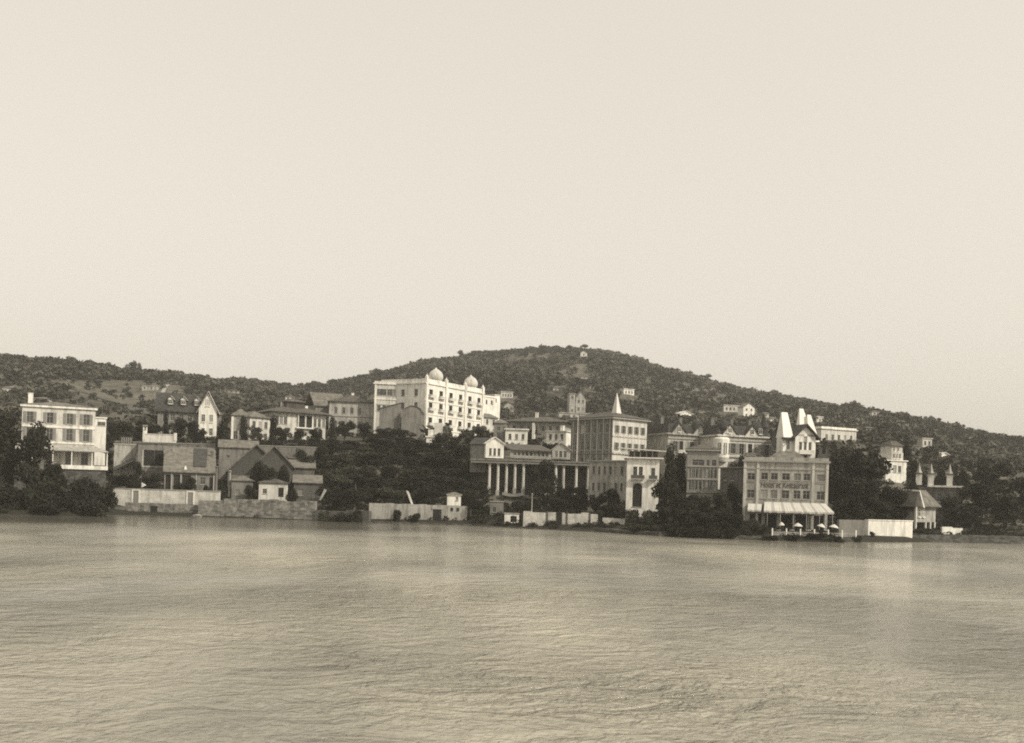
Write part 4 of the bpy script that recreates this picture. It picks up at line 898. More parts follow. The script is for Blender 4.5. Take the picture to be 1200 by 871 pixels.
# awning
def awning(b, u0, u1, z0, z1, out, n_, name='awning', skew=0):
    m = MB(); x0, x1 = px(b, u0), px(b, u1)
    for i in range(n_):
        a, c = x0+(x1-x0)*i/n_, x0+(x1-x0)*(i+1)/n_; k = 'awnd' if i % 4 == 3 else 'awn'; sa, sb = skew*i/n_, skew*(i+1)/n_
        dip = .05*math.sin(i*2.1)
        bb_ = [(a+sa, -out, z0+dip), (c+sb, -out, z0+dip), (c, -.13, z1), (a, -.13, z1)]; m.hull(bb_, [(p[0], p[1], p[2]+.04) for p in bb_], k)
        m.box(a+sa, -out-.03, z0-.25+dip, c+sb, -out-.001, z0+.02+dip, k)
    return m.build(name, b.root)
awning(b, 895, 966, b.hv(598.5, 900), b.hv(588.5, 900), 3.2, 26, skew=1.3)
awning(b, 876, 892, b.hv(597.5, 880), b.hv(590.5, 880), 2.2, 6)
for u in (897, 912, 927, 942, 957, 972):
    m = MB(); m.bar((px(b, u)+.3, -3.1, -1.2), (px(b, u)+.3, -3.1, b.hv(598.5, 900)-.02), .05, .05, 'dtrim'); m.build('awning_post', b.root)
# terrace in front of the hotel
b = plain_wall('hotel_sea_wall', 'dark overgrown sea wall carrying the seafront hotel terrace', 846, 1003, 159, 161.5, 626.5, 637, 'dstone', th=9.0, rag=.15)
b = Bld('terrace_fence', 'low pale fence along the edge of the seafront hotel terrace', 'fence', (905, 160), (1003, 162), 627.5, .1)
m = MB(); m.box(0, 0, .5, b.w, .08, .6, 'pale'); m.box(0, 0, .12, b.w, .08, .2, 'pale'); m.build('rail', b.root)
m = MB()
for i in range(60): x = b.w*(i+.5)/60; m.box(x-.06, -.03, .0, x+.06, -.001, .62, 'pale')
m.build('pickets', b.root)
for i in range(7): m = MB(); x = b.w*i/6; m.box(x-.09, -.05, -.3, x+.09, .13, 1.1, 'trim'); m.build('post', b.root)
def parasol(u, v, d, w, label, tilt=0):
    z0 = zat(u, 627, d); p = P(u, v, d); o = empty('parasol', (p.x, d, z0), label, 'parasol', 0, 'parasols on the hotel terrace')
    h = p.z-z0; m = MB(); m.lathe([(w, h-.45), (w*.98, h-.4), (w*.55, h-.12), (.05, h+.08)], 'awn', 10); c = m.build('canopy', o); c.rotation_euler = (0, tilt, 0)
    m = MB(); m.bar((0, 0, -.3), (0, 0, h), .04, .03, 'darkwood'); m.build('pole', o)
parasol(935, 613.5, 163, .75, 'open white parasol below the middle of the striped awning')
parasol(960, 614, 164, .7, 'tilted white parasol below the right half of the striped awning', .25)
parasol(976, 615, 165, .8, 'flat white parasol at the right end of the hotel terrace', .15)
parasol(917, 612.5, 166, .5, 'smallest parasol near the left posts of the striped awning', -.1)
for i, (u, lb) in enumerate(((928, 'small white table under the middle parasol'), (947, 'small white table between two terrace parasols'), (968, 'small white table right of the tilted parasol'), (912, 'small white table at the left end of the terrace'))):
    z0 = zat(u, 627, 162); p = P(u, 627, 162); o = empty('cafe_table', p, lb, 'table', 0, 'tables on the hotel terrace')
    m = MB(); m.lathe([(.42, .72), (.42, .76)], 'white', 12); m.build('table_top', o)
    m = MB(); m.bar((0, 0, -.05), (0, 0, .719), .04, .04, 'white'); m.lathe([(.25, 0), (.25, .04)], 'white', 8); m.build('pedestal', o)
b = plain_wall('garden_wall', 'mottled grey wall between hotel terrace and bright white wall', 983, 1017, 166, 168, 609, 631, 'grey', th=.5)
b = plain_wall('bright_quay_wall', 'large bright white wall at the water right of the big tree', 1017, 1069, 168.5, 171, 610, 634, 'white', th=.8, cap='white')
b = plain_wall('quay_edge', 'dark low quay edge running off to the right past the little boathouse', 1069, 1210, 172, 177, 626, 637, 'dstone', th=5.0, rag=.15)
# --- right end
b = Bld('tiered_house', 'white house rising in three tiers above the dark trees at right', 'house', (1038, 236), (1062, 238), 557, 8)
h = b.hv(540); b.walls(h, 'white', 5, {'front': [(.5, .7, .8, 1.5), (1.9, .7, 1.0, 1.6), (3.4, .7, .8, 1.5)]}); b.band(h+.002, .25, .25)
m = MB(); z = h+.255; x0_, x1_ = px(b, 1046.5), px(b, 1060); t2 = b.hv(530, 1050); m.box(x0_, .6, z, x1_, 5, t2, 'cream'); s2 = m.build('second_tier', b.root)
for i in range(3): child('tier_window', window_mesh(.5, 1.1, 'plain', 'trim'), s2, (x0_+.3+i*.85, .42, z+.4))
m = MB(); t3 = b.hv(522, 1050); m.box(x0_+.1, .8, t2+.001, x1_-.1, 4.6, t3, 'cream'); s3 = m.build('top_tier', b.root)
for i in range(2): child('tier_window', window_mesh(.5, .9, 'plain', 'trim'), s3, (x0_+.5+i*1.1, .62, t2+.3))
m = MB(); m.hull([(x0_-.3, .3, t3+.002), (x1_+.2, .3, t3+.002), (x1_+.2, 5.1, t3+.002), (x0_-.3, 5.1, t3+.002)], [(x0_+.9, 2.3, t3+1.2), (x1_-.9, 2.3, t3+1.2), (x1_-.9, 3, t3+1.2), (x0_+.9, 3, t3+1.2)], 'tile'); m.build('roof', b.root)
b = Bld('ledge_house', 'faint pale house beside the left of the three tiered house', 'house', (1030, 256), (1043, 256), 545, 6)
b.walls(b.hv(533), 'cream', 5, {'front': [(.6, .7, .8, 1.2)]}); b.hip(1.2, .3, 'tile2')
b = Bld('long_flat_villa', 'long pale flat topped villa behind the crown of the big round tree', 'villa', (962, 292), (1003, 298), 524, 10)
h = b.hv(502.5); b.walls(h, 'cream', 5, {'front': grid(b.w, 5, [h-2.9], .9, 1.5)}); b.band(h+.002, .3, .35, 'white'); b.parapet(.4, .25, 'white', h+.31)
b = Bld('balustraded_block', 'dark block carrying pointed white pinnacles and a pale balustrade', 'building', (1064, 205), (1128, 205), 590, 9)
h = b.hv(571, 1090); b.walls(h, 'dim', 6, {'front': grid(b.w, 6, [.5], .9, 1.6, 'plain')}); m = MB(); m.box(px(b, 1086), -.2, h+.002, b.w, .1, h+.35, 'white'); m.build('balustrade', b.root)
for u, vb, vt in ((1076, 560, 542), (1090, 571, 543), (1112, 571, 544)):
    x = px(b, u); z0_ = h+.36; z1_ = zat(u, vt, 205)-b.z
    m = MB(); m.box(x-.55, 0, z0_, x+.55, 1.1, z0_+(z1_-z0_)*.5, 'white'); m.box(x-.7, -.15, z0_+(z1_-z0_)*.5+.001, x+.7, 1.25, z0_+(z1_-z0_)*.5+.2, 'dim'); pn = m.build('pinnacle', b.root)
    m = MB(); zc = z0_+(z1_-z0_)*.5+.201; m.lathe([(.6, zc), (.35, zc+.5), (.1, z1_-.3), (.03, z1_)], 'pale', 4, x, .55); m.build('pinnacle_cap', pn)
b = Bld('landing_house', 'small gabled landing house on white posts at the right quay', 'boathouse', (1074, 181), (1098, 186), 612, 5)
b.h = b.hv(591)
m = MB(); m.box(0, .3, 0, b.w, 5, b.h, 'pale'); m.build('upper_room', b.root); b.h = b.h
child('window', window_mesh(.9, 1.3, 'plain', 'trim'), b.root, (.9, .12, .9)); child('window', window_mesh(.9, 1.3, 'plain', 'trim'), b.root, (2.4, .12, .9))
b.gable(b.hv(575)-b.h, .5, 'tile2', 'x')
m = MB(); gx = px(b, 1067); m.hull([(gx-.3, -.8, b.h-.4), (gx+2.3, -.8, b.h-.4), (gx+2.3, 3.5, b.h-.4), (gx-.3, 3.5, b.h-.4)], [(gx+.95, -.8, b.h+2.2), (gx+1.05, -.8, b.h+2.2), (gx+1.05, 3.5, b.h+2.2), (gx+.95, 3.5, b.h+2.2)], 'tile'); m.build('porch_gable', b.root)
m = MB(); m.hull([(gx+1.0, -1.0, b.h+2.25), (gx+2.6, -1.0, b.h-.6), (gx+2.6, -.81, b.h-.6), (gx+1.0, -.81, b.h+2.25)], [(gx+1.15, -1.0, b.h+2.35), (gx+2.95, -1.0, b.h-.55), (gx+2.95, -.81, b.h-.55), (gx+1.15, -.81, b.h+2.35)], 'white'); m.build('bargeboard', b.root)
for u, y in ((1069, -.6), (1073, 3), (1087, .4), (1092.5, .4), (1097.5, .4)):
    m = MB(); m.box(px(b, u)-.14, y-.14, -3.6, px(b, u)+.14, y+.14, .0 if u > 1080 else b.h-.4, 'white'); m.build('leg', b.root)
b = plain_wall('quay_parapet', 'low white parapet on the right quay beyond the landing house', 1104, 1128, 180, 181, 617, 628, 'white', th=.4, rag=.25)

# --- houses scattered on the hill
def hill_house(label, u0, u1, vt, vb, k='white', roof='hip', name='hill_house', cols=2, yaw=.0, hr=None, rk='tile2'):
    uc = (u0+u1)/2; p = hit(uc, vb, 320); d = p.y
    b = Bld(name, label, 'house', (u0, d), (u1, d+(.5*(u1-u0)/F*d if k == 'white' else .2*(u1-u0)/F*d)), vb, max(4, (u1-u0)/F*d*.8))
    H = b.hv(vt); keep.append((p.x, d, (u1-u0)/F*d*.6+3)); rise = hr or min(2.2, H*.3)
    keep.append((p.x*.985, d-6, (u1-u0)/F*d*.55+2)); keep.append((p.x*.97, d-13, (u1-u0)/F*d*.5+3)); keep.append((p.x*.95, d-20, (u1-u0)/F*d*.4+2))
    if roof != 'flat': H -= rise*.8
    nfl = max(1, int(round(H/3.2))); fh = H/nfl
    b.walls(H, k, 5, {'front': grid(b.w, cols, [fh*i+fh*.32 for i in range(nfl)], min(1.1, b.w/cols*.45), fh*.42)}, gable='y' if roof == 'gable' else None, rise=rise)
    if roof == 'hip': b.hip(rise, .4, rk)
    elif roof == 'gable': b.gable(rise, .4, rk, 'y')
    else: b.band(H+.002, .3, .3, k)
    return b
hill_house('pale ridge house beside dark trees on the left skyline', 119, 133, 427, 434, 'cream', cols=3)
hill_house('white hillside house with many windows above the villa by the domed hotel', 587, 601, 459.5, 467, 'cream', 'flat', cols=4)
hill_house('pale hillside house with a peaked roof above the brown roofed house', 591, 602, 472, 483, 'pale', 'gable')
hill_house('low pale cottage high on the slope left of the church-like house', 648, 659, 453, 458.5, 'pale', cols=2)
hill_house('bright chapel among rocks close under the hilltop', 680, 688, 411.5, 418, 'cream', 'gable', 'hill_chapel', 1)
hill_house('narrow pale tower house left of the church-like gabled house', 667, 673.5, 462, 485, 'pale', 'flat', cols=1)
hill_house('church-like pale gabled house with a round window on the middle hill', 674.5, 686, 460, 484, 'pale', 'gable', cols=2, hr=3)
hill_house('long pale retaining house below the church-like gabled house', 655, 690, 484, 492, 'pale', 'flat', cols=5)
hill_house('white house with three windows right of the mansion spire', 731, 743, 456, 463, 'white', 'flat', cols=3)
hill_house('tiny white hut left of the mansion spire high on the slope', 691, 697, 452, 456, 'cream', cols=1)
hill_house('pale cottage in a clearing halfway up the middle hill', 656, 663, 437, 441.5, 'pale', cols=1)
hill_house('small pale cottage on the upper slope right of the clearing', 681, 688, 440, 444.5, 'pale', cols=1)
hill_house('sunlit white house with slanting roof above the glazed wooden house', 797, 811, 482, 493, 'white', 'gable', cols=2, rk='zinc')
hill_house('tiny white tower above the house with slanting roof', 806, 809.5, 472, 478, 'white', 'flat', cols=1)
hill_house('long low pale house with four windows above the mansard mansion', 848, 868, 475, 483, 'cream', 'flat', cols=4)
hill_house('tall bright white house above the mansard mansion', 871, 884, 473, 489, 'white', 'gable', cols=2, rk='tile2')
hill_house('small white cottage just right of the tall bright house', 887, 892.5, 479, 484.5, 'white', cols=1)
hill_house('white cottage right of the steep white roof, left of the chateau', 903, 911.5, 489, 497, 'white', cols=2)
hill_house('dull cottage between two white ones above the mansard mansion', 894.5, 901, 483, 489, 'cream', cols=1)
hill_house('small square white house right of the chateau roofs', 957, 964.5, 488.5, 495.5, 'white', 'flat', cols=1)
hill_house('small pale house near the ridge above the long flat villa', 1022, 1031, 481, 487, 'cream', cols=2)
hill_house('tiny bright white house on the right ridge line', 1008.5, 1012.5, 474, 479, 'white', cols=1)
hill_house('pale square tower house high on the right slope', 1081, 1092, 514, 525, 'cream', 'flat', cols=2)
hill_house('low pale house left of the square tower house on the right slope', 1063, 1079, 521, 527, 'pale', cols=3)
hill_house('white house with slanting gable at the far right slope', 1101, 1113, 531, 541, 'white', 'gable', cols=2, rk='zinc')
hill_house('pale house on the left slope above the dormered house', 166, 185, 452, 457.5, 'pale', 'flat', cols=4)
hill_house('small pale house above the loggia house', 334, 346, 463.5, 469, 'cream', cols=2)
hill_house('low pale house above the villa pair', 262, 280, 456, 461, 'pale', cols=3)
hill_house('small white house low on the slope outside the chateau trees', 1015, 1025, 500, 507, 'pale', cols=2)
hill_house('cream house with tiled roof on the far right hillside', 1148, 1164, 520, 529, 'cream', cols=3)
hill_house('white house above the left shore trees', 2, 22, 452, 462, 'cream', cols=3)
hill_house('pale long house on the slope beside the hill road', 40, 58, 465, 473, 'pale', cols=3)

# ================================================================== PLANTING
T = tree
# left shore
for i, (u, d, vt, w_, lb) in enumerate([(66, 180, 546, 50, 'dark shrub on the bank below the porch of the shuttered house'), (96, 182, 552, 44, 'dark rounded shrub right below the white porch floor'), (122, 187, 556, 34, 'dark shrub touching the left end of the limewashed wall'),
        (80, 176, 575, 44, 'low shrub at the waterline below the porch'), (108, 178, 577, 40, 'low shrub at the waterline near the landing ledge'), (128, 190, 574, 24, 'small shrub over the landing ledge'), (40, 178, 560, 50, 'wide dark shrub left of the porch bank'), (10, 178, 566, 56, 'wide shrub at the left waterline'), (55, 174, 588, 50, 'flat shrub overhanging the water at left'), (-20, 176, 556, 60, 'tall shrub at the extreme left waterline')]):
    T('shrub', u, d, vt, lb, wpx=w_)
for u, d, vt, w_, lb in [(118, 228, 500, 26, 'dark tree directly right of the shuttered house'), (134, 244, 493, 26, 'dark tree behind the slatted railing'), (149, 246, 491, 26, 'dark bushy tree above the tall blank shed'), (163, 250, 495, 22, 'dark tree beside the tiny white hut'),
        (178, 254, 494, 22, 'dark tree at the left corner of the dormered house'), (12, 215, 498, 50, 'broad tree left of the shuttered house'), (-25, 205, 505, 60, 'large tree at the left edge of the shore'), (-5, 240, 480, 50, 'tree rising behind the far left shore trees'), (150, 212, 553, 22, 'dark tree under the tall blank shed'), (168, 206, 556, 22, 'dark tree left of the workshop bays'), (181, 205, 552, 18, 'dark tree close to the first workshop bay')]:
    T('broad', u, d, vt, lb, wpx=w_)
T('tall', 194, 252, 478, 'narrow dark tree standing before the dormered house', wpx=10)
T('broad', 210, 251, 484, 'rounded dark tree before the middle of the dormered house', wpx=22)
T('broad', 224, 250, 490, 'rounded dark tree left of the tall white gable', wpx=20)
T('broad', 236, 247, 500, 'low dark tree at the foot of the tall white gable', wpx=18)
T('cypress', 261.5, 234, 480, 'tall black cypress left of the villa pair', wpx=12)
T('cypress', 257, 236, 490, 'shorter cypress close against the tall black one', wpx=10)
T('tall', 285, 255, 485, 'dark tree hiding the middle of the left villa', wpx=13)
T('broad', 301, 255, 497, 'olive tree before the right villa of the pair', 'leaf2', wpx=18)
T('tall', 320, 256, 484, 'dark tree between the right villa and the loggia house', wpx=14)
T('broad', 332, 252, 496, 'bushy tree in front of the loggia house left bay', wpx=20)
T('broad', 349, 250, 501, 'bushy tree below the loggia columns', wpx=20)
T('broad', 368, 252, 499, 'low tree at the right corner of the loggia house', wpx=20)
T('tall', 389, 262, 486, 'dark tree at the left end of the long wing', wpx=12)
T('broad', 404, 266, 488, 'dark tree with pointed top before the long wing', wpx=24)
T('broad', 426, 268, 493, 'dark tree under the right end of the long wing', wpx=26)
T('broad', 447, 266, 499, 'dark tree below the slanting blank block', wpx=26)
T('broad', 472, 264, 501, 'dark tree below the blank block with the rounded gable', wpx=28)
T('broad', 488, 262, 514, 'dark tree left of the narrow white annexe', wpx=22)
T('broad', 533, 262, 512, 'dark tree under the balconies right of the narrow annexe', wpx=26)
T('broad', 551, 262, 513, 'dark tree at the right foot of the domed hotel', wpx=24)
T('broad', 563, 280, 499, 'dark tree right of the hotel behind the gabled pavilion', wpx=18)
# dark mass below hotel: nothing tells these trees apart
r_ = random.Random(11)
for row, (d, vt, u0, u1, st_) in enumerate([(249, 511, 372, 545, 20), (239, 521, 368, 552, 19), (229, 531, 366, 556, 20), (218, 543, 374, 558, 20), (209, 554, 378, 558, 20), (200, 568, 386, 560, 20)]):
    u = u0
    while u < u1:
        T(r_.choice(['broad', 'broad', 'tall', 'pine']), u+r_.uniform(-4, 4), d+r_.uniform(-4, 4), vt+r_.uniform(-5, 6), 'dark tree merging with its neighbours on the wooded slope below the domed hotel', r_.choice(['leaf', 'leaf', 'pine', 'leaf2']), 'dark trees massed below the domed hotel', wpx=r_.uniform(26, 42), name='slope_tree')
        u += st_
for u, d, vt, w_, lb in [(302, 203, 534, 20, 'dark tree in front of the first gabled shed'), (316, 201, 540, 22, 'dark tree between the two gabled sheds'), (332, 204, 541, 18, 'dark tree in front of the second gabled shed'), (284, 206, 555, 16, 'small tree behind the low grey cottage'), (344, 203, 556, 18, 'small tree behind the pale low shed'), (357, 222, 530, 26, 'tree above the grey lean-to shed'), (380, 197, 566, 26, 'tree right of the pale low shed'), (396, 196, 574, 24, 'tree on the bank above the low mossy wall'), (240, 200, 566, 10, 'small tree below the workshop window'), (260, 198, 560, 9, 'thin dark tree between two pale posts'),
        (415, 193, 570, 30, 'tree left of the waterside wall with the hut'), (436, 197, 568, 26, 'tree rising behind the left end of the hut wall'), (458, 197, 572, 26, 'tree behind the waterside wall left of the slanting board'), (497, 198, 566, 28, 'tree behind the doorway of the waterside wall'), (551, 193, 572, 22, 'tree right of the little lookout hut'), (562, 190, 580, 22, 'tree left of the small square grey shed'), (566, 202, 556, 20, 'tree under the left end of the columned terrace')]:
    T('broad', u, d, vt, lb, wpx=w_)
T('shrub', 465, 188.6, 593.5, 'dark pointed bush in front of the hut wall', wpx=17, name='bush')
T('shrub', 487, 188.6, 599, 'rounded dark bush between pointed bush and doorway', wpx=20, name='bush')
T('shrub', 400, 187.5, 596, 'wide scrub bush on the mossy bank', wpx=36, name='bush')
T('shrub', 420, 187.0, 594, 'scrub bush against the left end of the hut wall', wpx=26, name='bush')
T('shrub', 380, 188.5, 595, 'scrub bush at the right end of the ragged sea wall', 'leaf2', wpx=24, name='bush')
# hedge on the upper terrace
for u, w_ in ((600, 20), (612, 22), (625, 22), (638, 22), (650, 20), (662, 14)):
    T('shrub', u, 240, 513 + abs(u-625)*.08, 'dark clipped bush in the hedge row above the columned terrace', wpx=w_+6, name='hedge_bush', group='hedge bushes above the columned terrace')
for u, d, vt, w_, lb in [(625, 208, 541, 26, 'dark tree rising among the terrace columns'), (642, 210, 534, 28, 'tallest dark tree reaching the terrace edge by the kiosk'), (634, 198, 560, 30, 'dark tree behind the pole and panelled wall'), (660, 204, 563, 28, 'dark tree below the terrace kiosk'), (680, 200, 566, 30, 'dark tree left of the lower wing'), (672, 190, 575, 30, 'dark tree behind the panelled wall doorway'), (655, 189, 581, 26, 'low dark tree behind the middle of the panelled wall'), (698, 190, 574, 24, 'dark tree at the right end of the panelled wall'), (718, 186, 569, 30, 'dark tree left of the arched house'), (712, 183, 588, 28, 'low dark tree above the faint low wall'), (606, 190, 585, 22, 'dark tree behind the small white kiosk'), (726, 182, 590, 20, 'small dark tree touching the arched house'), (618, 189, 586, 18, 'dark tree at the left end of the panelled wall')]:
    T('broad', u, d, vt, lb, wpx=w_)
T('shrub', 742, 176, 592, 'pale feathery shrub in front of the arched house', 'leaf2', wpx=26)
T('shrub', 760, 174, 594, 'pale feathery shrub at the right foot of the arched house', 'leaf2', wpx=26)
T('shrub', 750, 168, 612, 'low scrub on the quay before the arched house', 'leaf2', wpx=40)
for k, u, d, vt, w_, lb in [('tall', 783, 190, 514, 24, 'very tall dark tree right of the arched house'), ('tall', 797, 192, 527, 22, 'tall dark tree left of the glazed wooden house'), ('broad', 782, 174, 556, 34, 'broad dark tree at the water right of the arched house'), ('broad', 803, 172, 570, 34, 'broad dark tree below the glazed wooden house left corner'), ('broad', 824, 172, 577, 34, 'broad dark tree in front of the glazed wooden house'), ('broad', 845, 172, 572, 30, 'broad dark tree below the timber link house'), ('broad', 860, 176, 562, 24, 'dark tree at the left wall of the seafront hotel'), ('broad', 777, 168, 588, 28, 'low dark tree on the quay edge right of the arched house'), ('broad', 795, 165, 592, 34, 'low dark tree at the waterline below the wooden house'), ('broad', 818, 163, 595, 36, 'low dark tree at the waterline before the wooden house'), ('broad', 842, 162, 594, 34, 'low dark tree at the waterline left of the hotel terrace'), ('broad', 862, 163, 598, 26, 'low dark tree at the left end of the hotel terrace'), ('broad', 858, 200, 536, 34, 'dark tree between mansard mansion and seafront hotel'), ('broad', 790, 214, 526, 26, 'dark tree in front of the left end of the mansard mansion')]:
    T(k, u, d, vt, lb, wpx=w_)
for u, d, vt, w_, lb in [(880, 162, 604, 22, 'pale shrub at the left of the hotel terrace'), (893, 161.5, 609, 20, 'feathery shrub left of the terrace parasols'), (870, 160, 614, 24, 'low shrub over the hotel sea wall left end'), (792, 161.5, 614, 36, 'shrub spilling over the waterline below the dark trees'), (815, 160.5, 613, 38, 'shrub overhanging the water left of the hotel wall'), (838, 159.8, 612, 36, 'shrub overhanging the water at the start of the hotel wall'), (855, 158.8, 615, 28, 'shrub at the left corner of the hotel sea wall'), (905, 158.4, 627, 26, 'creeping shrub on the hotel sea wall below the small parasol'), (930, 158.5, 628, 28, 'creeping shrub on the hotel sea wall below the middle parasol'), (957, 158.9, 628, 28, 'creeping shrub on the hotel sea wall below the tilted parasol'), (983, 159.5, 627, 26, 'creeping shrub on the hotel sea wall below the mottled grey wall'), (1004, 162.5, 626, 22, 'creeping shrub at the right end of the hotel sea wall'), (1022, 167, 629, 10, 'tiny shrub at the foot of the bright white wall')]:
    T('shrub', u, d, vt, lb, 'leaf2' if vt < 612 else 'leaf', wpx=w_)
# right trees
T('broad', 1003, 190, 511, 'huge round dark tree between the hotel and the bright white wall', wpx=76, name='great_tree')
T('broad', 988, 198, 517, 'large dark tree pressed behind the left flank of the huge round tree', wpx=56)
T('broad', 1013, 198, 526, 'large dark tree pressed behind the right flank of the huge round tree', wpx=32)
for u, d, vt, w_, lb in [(38, 186, 486, 46, 'large dark tree hiding the left bays of the shuttered house'), (62, 187, 532, 30, 'dark tree in front of the shuttered house porch'), (2, 188, 480, 60, 'large dark tree further along the left bank'), (143, 214, 556, 26, 'dark bush below the lean-to of the tall blank shed'), (158, 200, 560, 20, 'dark bush behind the first narrow gate'), (180, 201, 562, 18, 'dark bush behind the middle of the limewashed wall'), (210, 201, 563, 16, 'dark bush in the workshop yard by the dark bays'), (225, 206, 557, 12, 'slim dark tree against the workshop wall'), (292, 199, 566, 16, 'dark bush between the two low cottages'), (341, 197, 568, 14, 'dark bush right of the small pale cottage'), (352, 226, 522, 22, 'dark tree against the retaining wall above the lean-to'), (376, 230, 516, 22, 'dark tree at the right end of the retaining wall'), (308, 226, 524, 14, 'dark tree between shed roofs and retaining wall'), (247, 219, 534, 14, 'dark tree rising beside the workshop roof end'), (162, 216, 538, 13, 'slim dark tree between the blank shed and the open fronted shed'), (328, 214, 538, 18, 'dark tree over the lean-to shed roof'), (871, 217, 528, 16, 'dark tree in front of the mansard house right of its bay'), (893, 214, 523, 20, 'dark tree between mansard house and chateau')]:
    T('broad', u, d, vt, lb, wpx=w_)
for u, d, vt, w_, lb in [(985, 178, 548, 40, 'dark tree right beside the seafront hotel wall'), (1018, 178, 552, 46, 'dark tree below the right half of the huge tree'), (1042, 184, 564, 32, 'dark tree behind the bright white wall'), (1057, 182, 562, 30, 'dark tree behind the right end of the bright wall'), (1000, 172, 575, 40, 'dark tree behind the mottled grey wall'), (1030, 176, 582, 40, 'low dark tree over the bright white wall'), (978, 210, 530, 24, 'dark tree between chateau and huge round tree'), (962, 228, 512, 22, 'dark tree right behind the white chateau'),
        (1071, 225, 534, 18, 'dark tree right of the three tiered house'), (1080, 222, 547, 20, 'dark tree behind the leftmost pinnacle'), (1101, 222, 545, 20, 'dark tree between two white pinnacles'), (1122, 222, 540, 24, 'dark tree at the right pinnacles'), (1070, 198, 560, 24, 'dark tree left of the landing house roof'), (1110, 196, 578, 30, 'dark tree right of the landing house roof'), (1085, 192, 600, 26, 'dark tree beneath the landing house'), (1122, 190, 588, 34, 'dark tree above the quay parapet'), (1150, 200, 560, 50, 'broad dark tree at the right shore'), (1178, 192, 575, 50, 'broad tree at the extreme right shore'), (1200, 210, 550, 60, 'large tree beyond the right quay'), (1160, 235, 535, 44, 'tree behind the right shore trees'), (1140, 190, 590, 30, 'low tree right of the quay parapet trees'), (1058, 260, 512, 22, 'tree above the three tiered house')]:
    T('broad', u, d, vt, lb, wpx=w_)
# trees on the ridges one can tell apart
def ridge(u, vt, w_, kind, lb):
    d = float(np.interp(u, RD_U, RD_D))-4; T(kind, u, d, vt, lb, 'wood_far', wpx=w_)
for a in [(154, 421, 13, 'broad', 'tallest rounded tree on the left ridge'), (163, 424, 9, 'tall', 'thin tree right of the tallest rounded ridge tree'), (127, 423, 12, 'broad', 'tree standing over the pale house on the left ridge'), (84, 416, 14, 'broad', 'dark ridge tree above the shuttered house'), (104, 420, 12, 'broad', 'dark ridge tree left of the pale ridge house'), (440, 430, 16, 'broad', 'dark rounded tree on the ridge above the long wing'), (685, 402.5, 14, 'pine', 'flat topped pine on the very hilltop'), (667, 403.5, 11, 'pine', 'smaller pine left of the hilltop pine'),
          (712, 409, 12, 'pine', 'pine on the first shoulder right of the hilltop'), (1087, 485, 14, 'broad', 'dark ridge tree at the right end of the hill'), (1062, 482, 11, 'broad', 'small ridge tree right of the bright tiny house'), (830, 437, 14, 'pine', 'umbrella pine on the descending right ridge'), (908, 456, 12, 'broad', 'rounded ridge tree above the chateau'), (330, 446, 10, 'broad', 'small tree at the lowest dip of the ridge'), (540, 409, 10, 'broad', 'rounded tree on the ridge above the hotel domes'), (243, 437, 8, 'broad', 'small ridge tree above the tall white gable')]:
    ridge(*a)

# far woodland: one object, thousands of crowns that read as one mass
def woods():
    r = np.random.RandomState(5); K = np.array([(x, y, q) for x, y, q in keep])
    base = []
    for s_ in range(5):
        nb = 52; B = [(r.uniform(-.3, .3), r.uniform(-.3, .3), r.uniform(.25, .75), r.uniform(.2, .34), r.uniform(.2, .3)) for _ in range(4)]
        q, t = leaf_cloud(B, nb, .36, 40+s_); base.append((q, t))
    Q = []; Tt = []; n_ = 0
    roadpts = [hit(u, v) for u, v in [(75, 453), (95, 459), (110, 464), (130, 470), (150, 477), (170, 483), (185, 489)]]
    while n_ < 18500:
        u = r.uniform(-140, 1330); rd = float(np.interp(u, RD_U, RD_D)); d = math.sqrt(r.uniform(268**2, (rd+12)**2)) if r.rand() < .8 else r.uniform(rd-60, rd+10)
        x = (u-U0)/F*d
        if d < 330 and (K.size and False): continue
        # clearings
        c = math.sin(x*.021+1.3)*math.sin(d*.017+.6)+.6*math.sin(x*.047+d*.031)+.35*math.sin(x*.11-d*.09)
        clear = c > .6; dens = .95 if not clear else .7
        z = ground(x, d); v = V0-((z-CAMZ)*F/d)*cr + (u-U0)*sr
        if 70 < u < 215 and 446 < v < 500: dens = .14; clear = True          # open fields on the left slope
        if u < 75 and 445 < v < 490: dens = .3
        if 655 < u < 690 and 420 < v < 470: dens = .3
        if 795 < u < 850 and 430 < v < 495: dens = .6
        if d < 340: dens *= .55
        if r.rand() > dens: continue
        if K.size and np.any((K[:, 0]-x)**2+(K[:, 1]-d)**2 < K[:, 2]**2): continue
        if any((p.x-x)**2*.3+(p.y-d)**2 < 60 for p in roadpts): continue
        # in front of any building block?  keep the rows right behind the town low
        hgt = (r.uniform(3.2, 6.0) if d < rd-70 else r.uniform(3.2, 5.6))*(.8 if d < 420 else 1); hgt *= (.7 if clear else r.choice([.8, 1, 1, 1.2])); wd = hgt*r.uniform(.9, 1.5)
        q, t = base[r.randint(5)]; a = r.uniform(0, 6.28); ca, sa = math.cos(a), math.sin(a)
        P_ = np.empty_like(q); P_[:, 0] = (q[:, 0]*ca-q[:, 1]*sa)*wd+x; P_[:, 1] = (q[:, 0]*sa+q[:, 1]*ca)*wd+d; P_[:, 2] = q[:, 2]*hgt+z-.3
        Q.append(P_); Tt.append(np.clip(t*.6+r.uniform(-.25, .6)+.2*math.sin(x*.03+d*.02), 0, 1)); n_ += 1
    o = bpy.data.objects.new('hill_woodland', leaf_mesh('hill_woodland', np.concatenate(Q), np.concatenate(Tt), 'wood_far')); COL.objects.link(o)
    tag(o, 'woodland and scrub covering the hillside behind the town', 'woodland', kind='stuff')
woods()
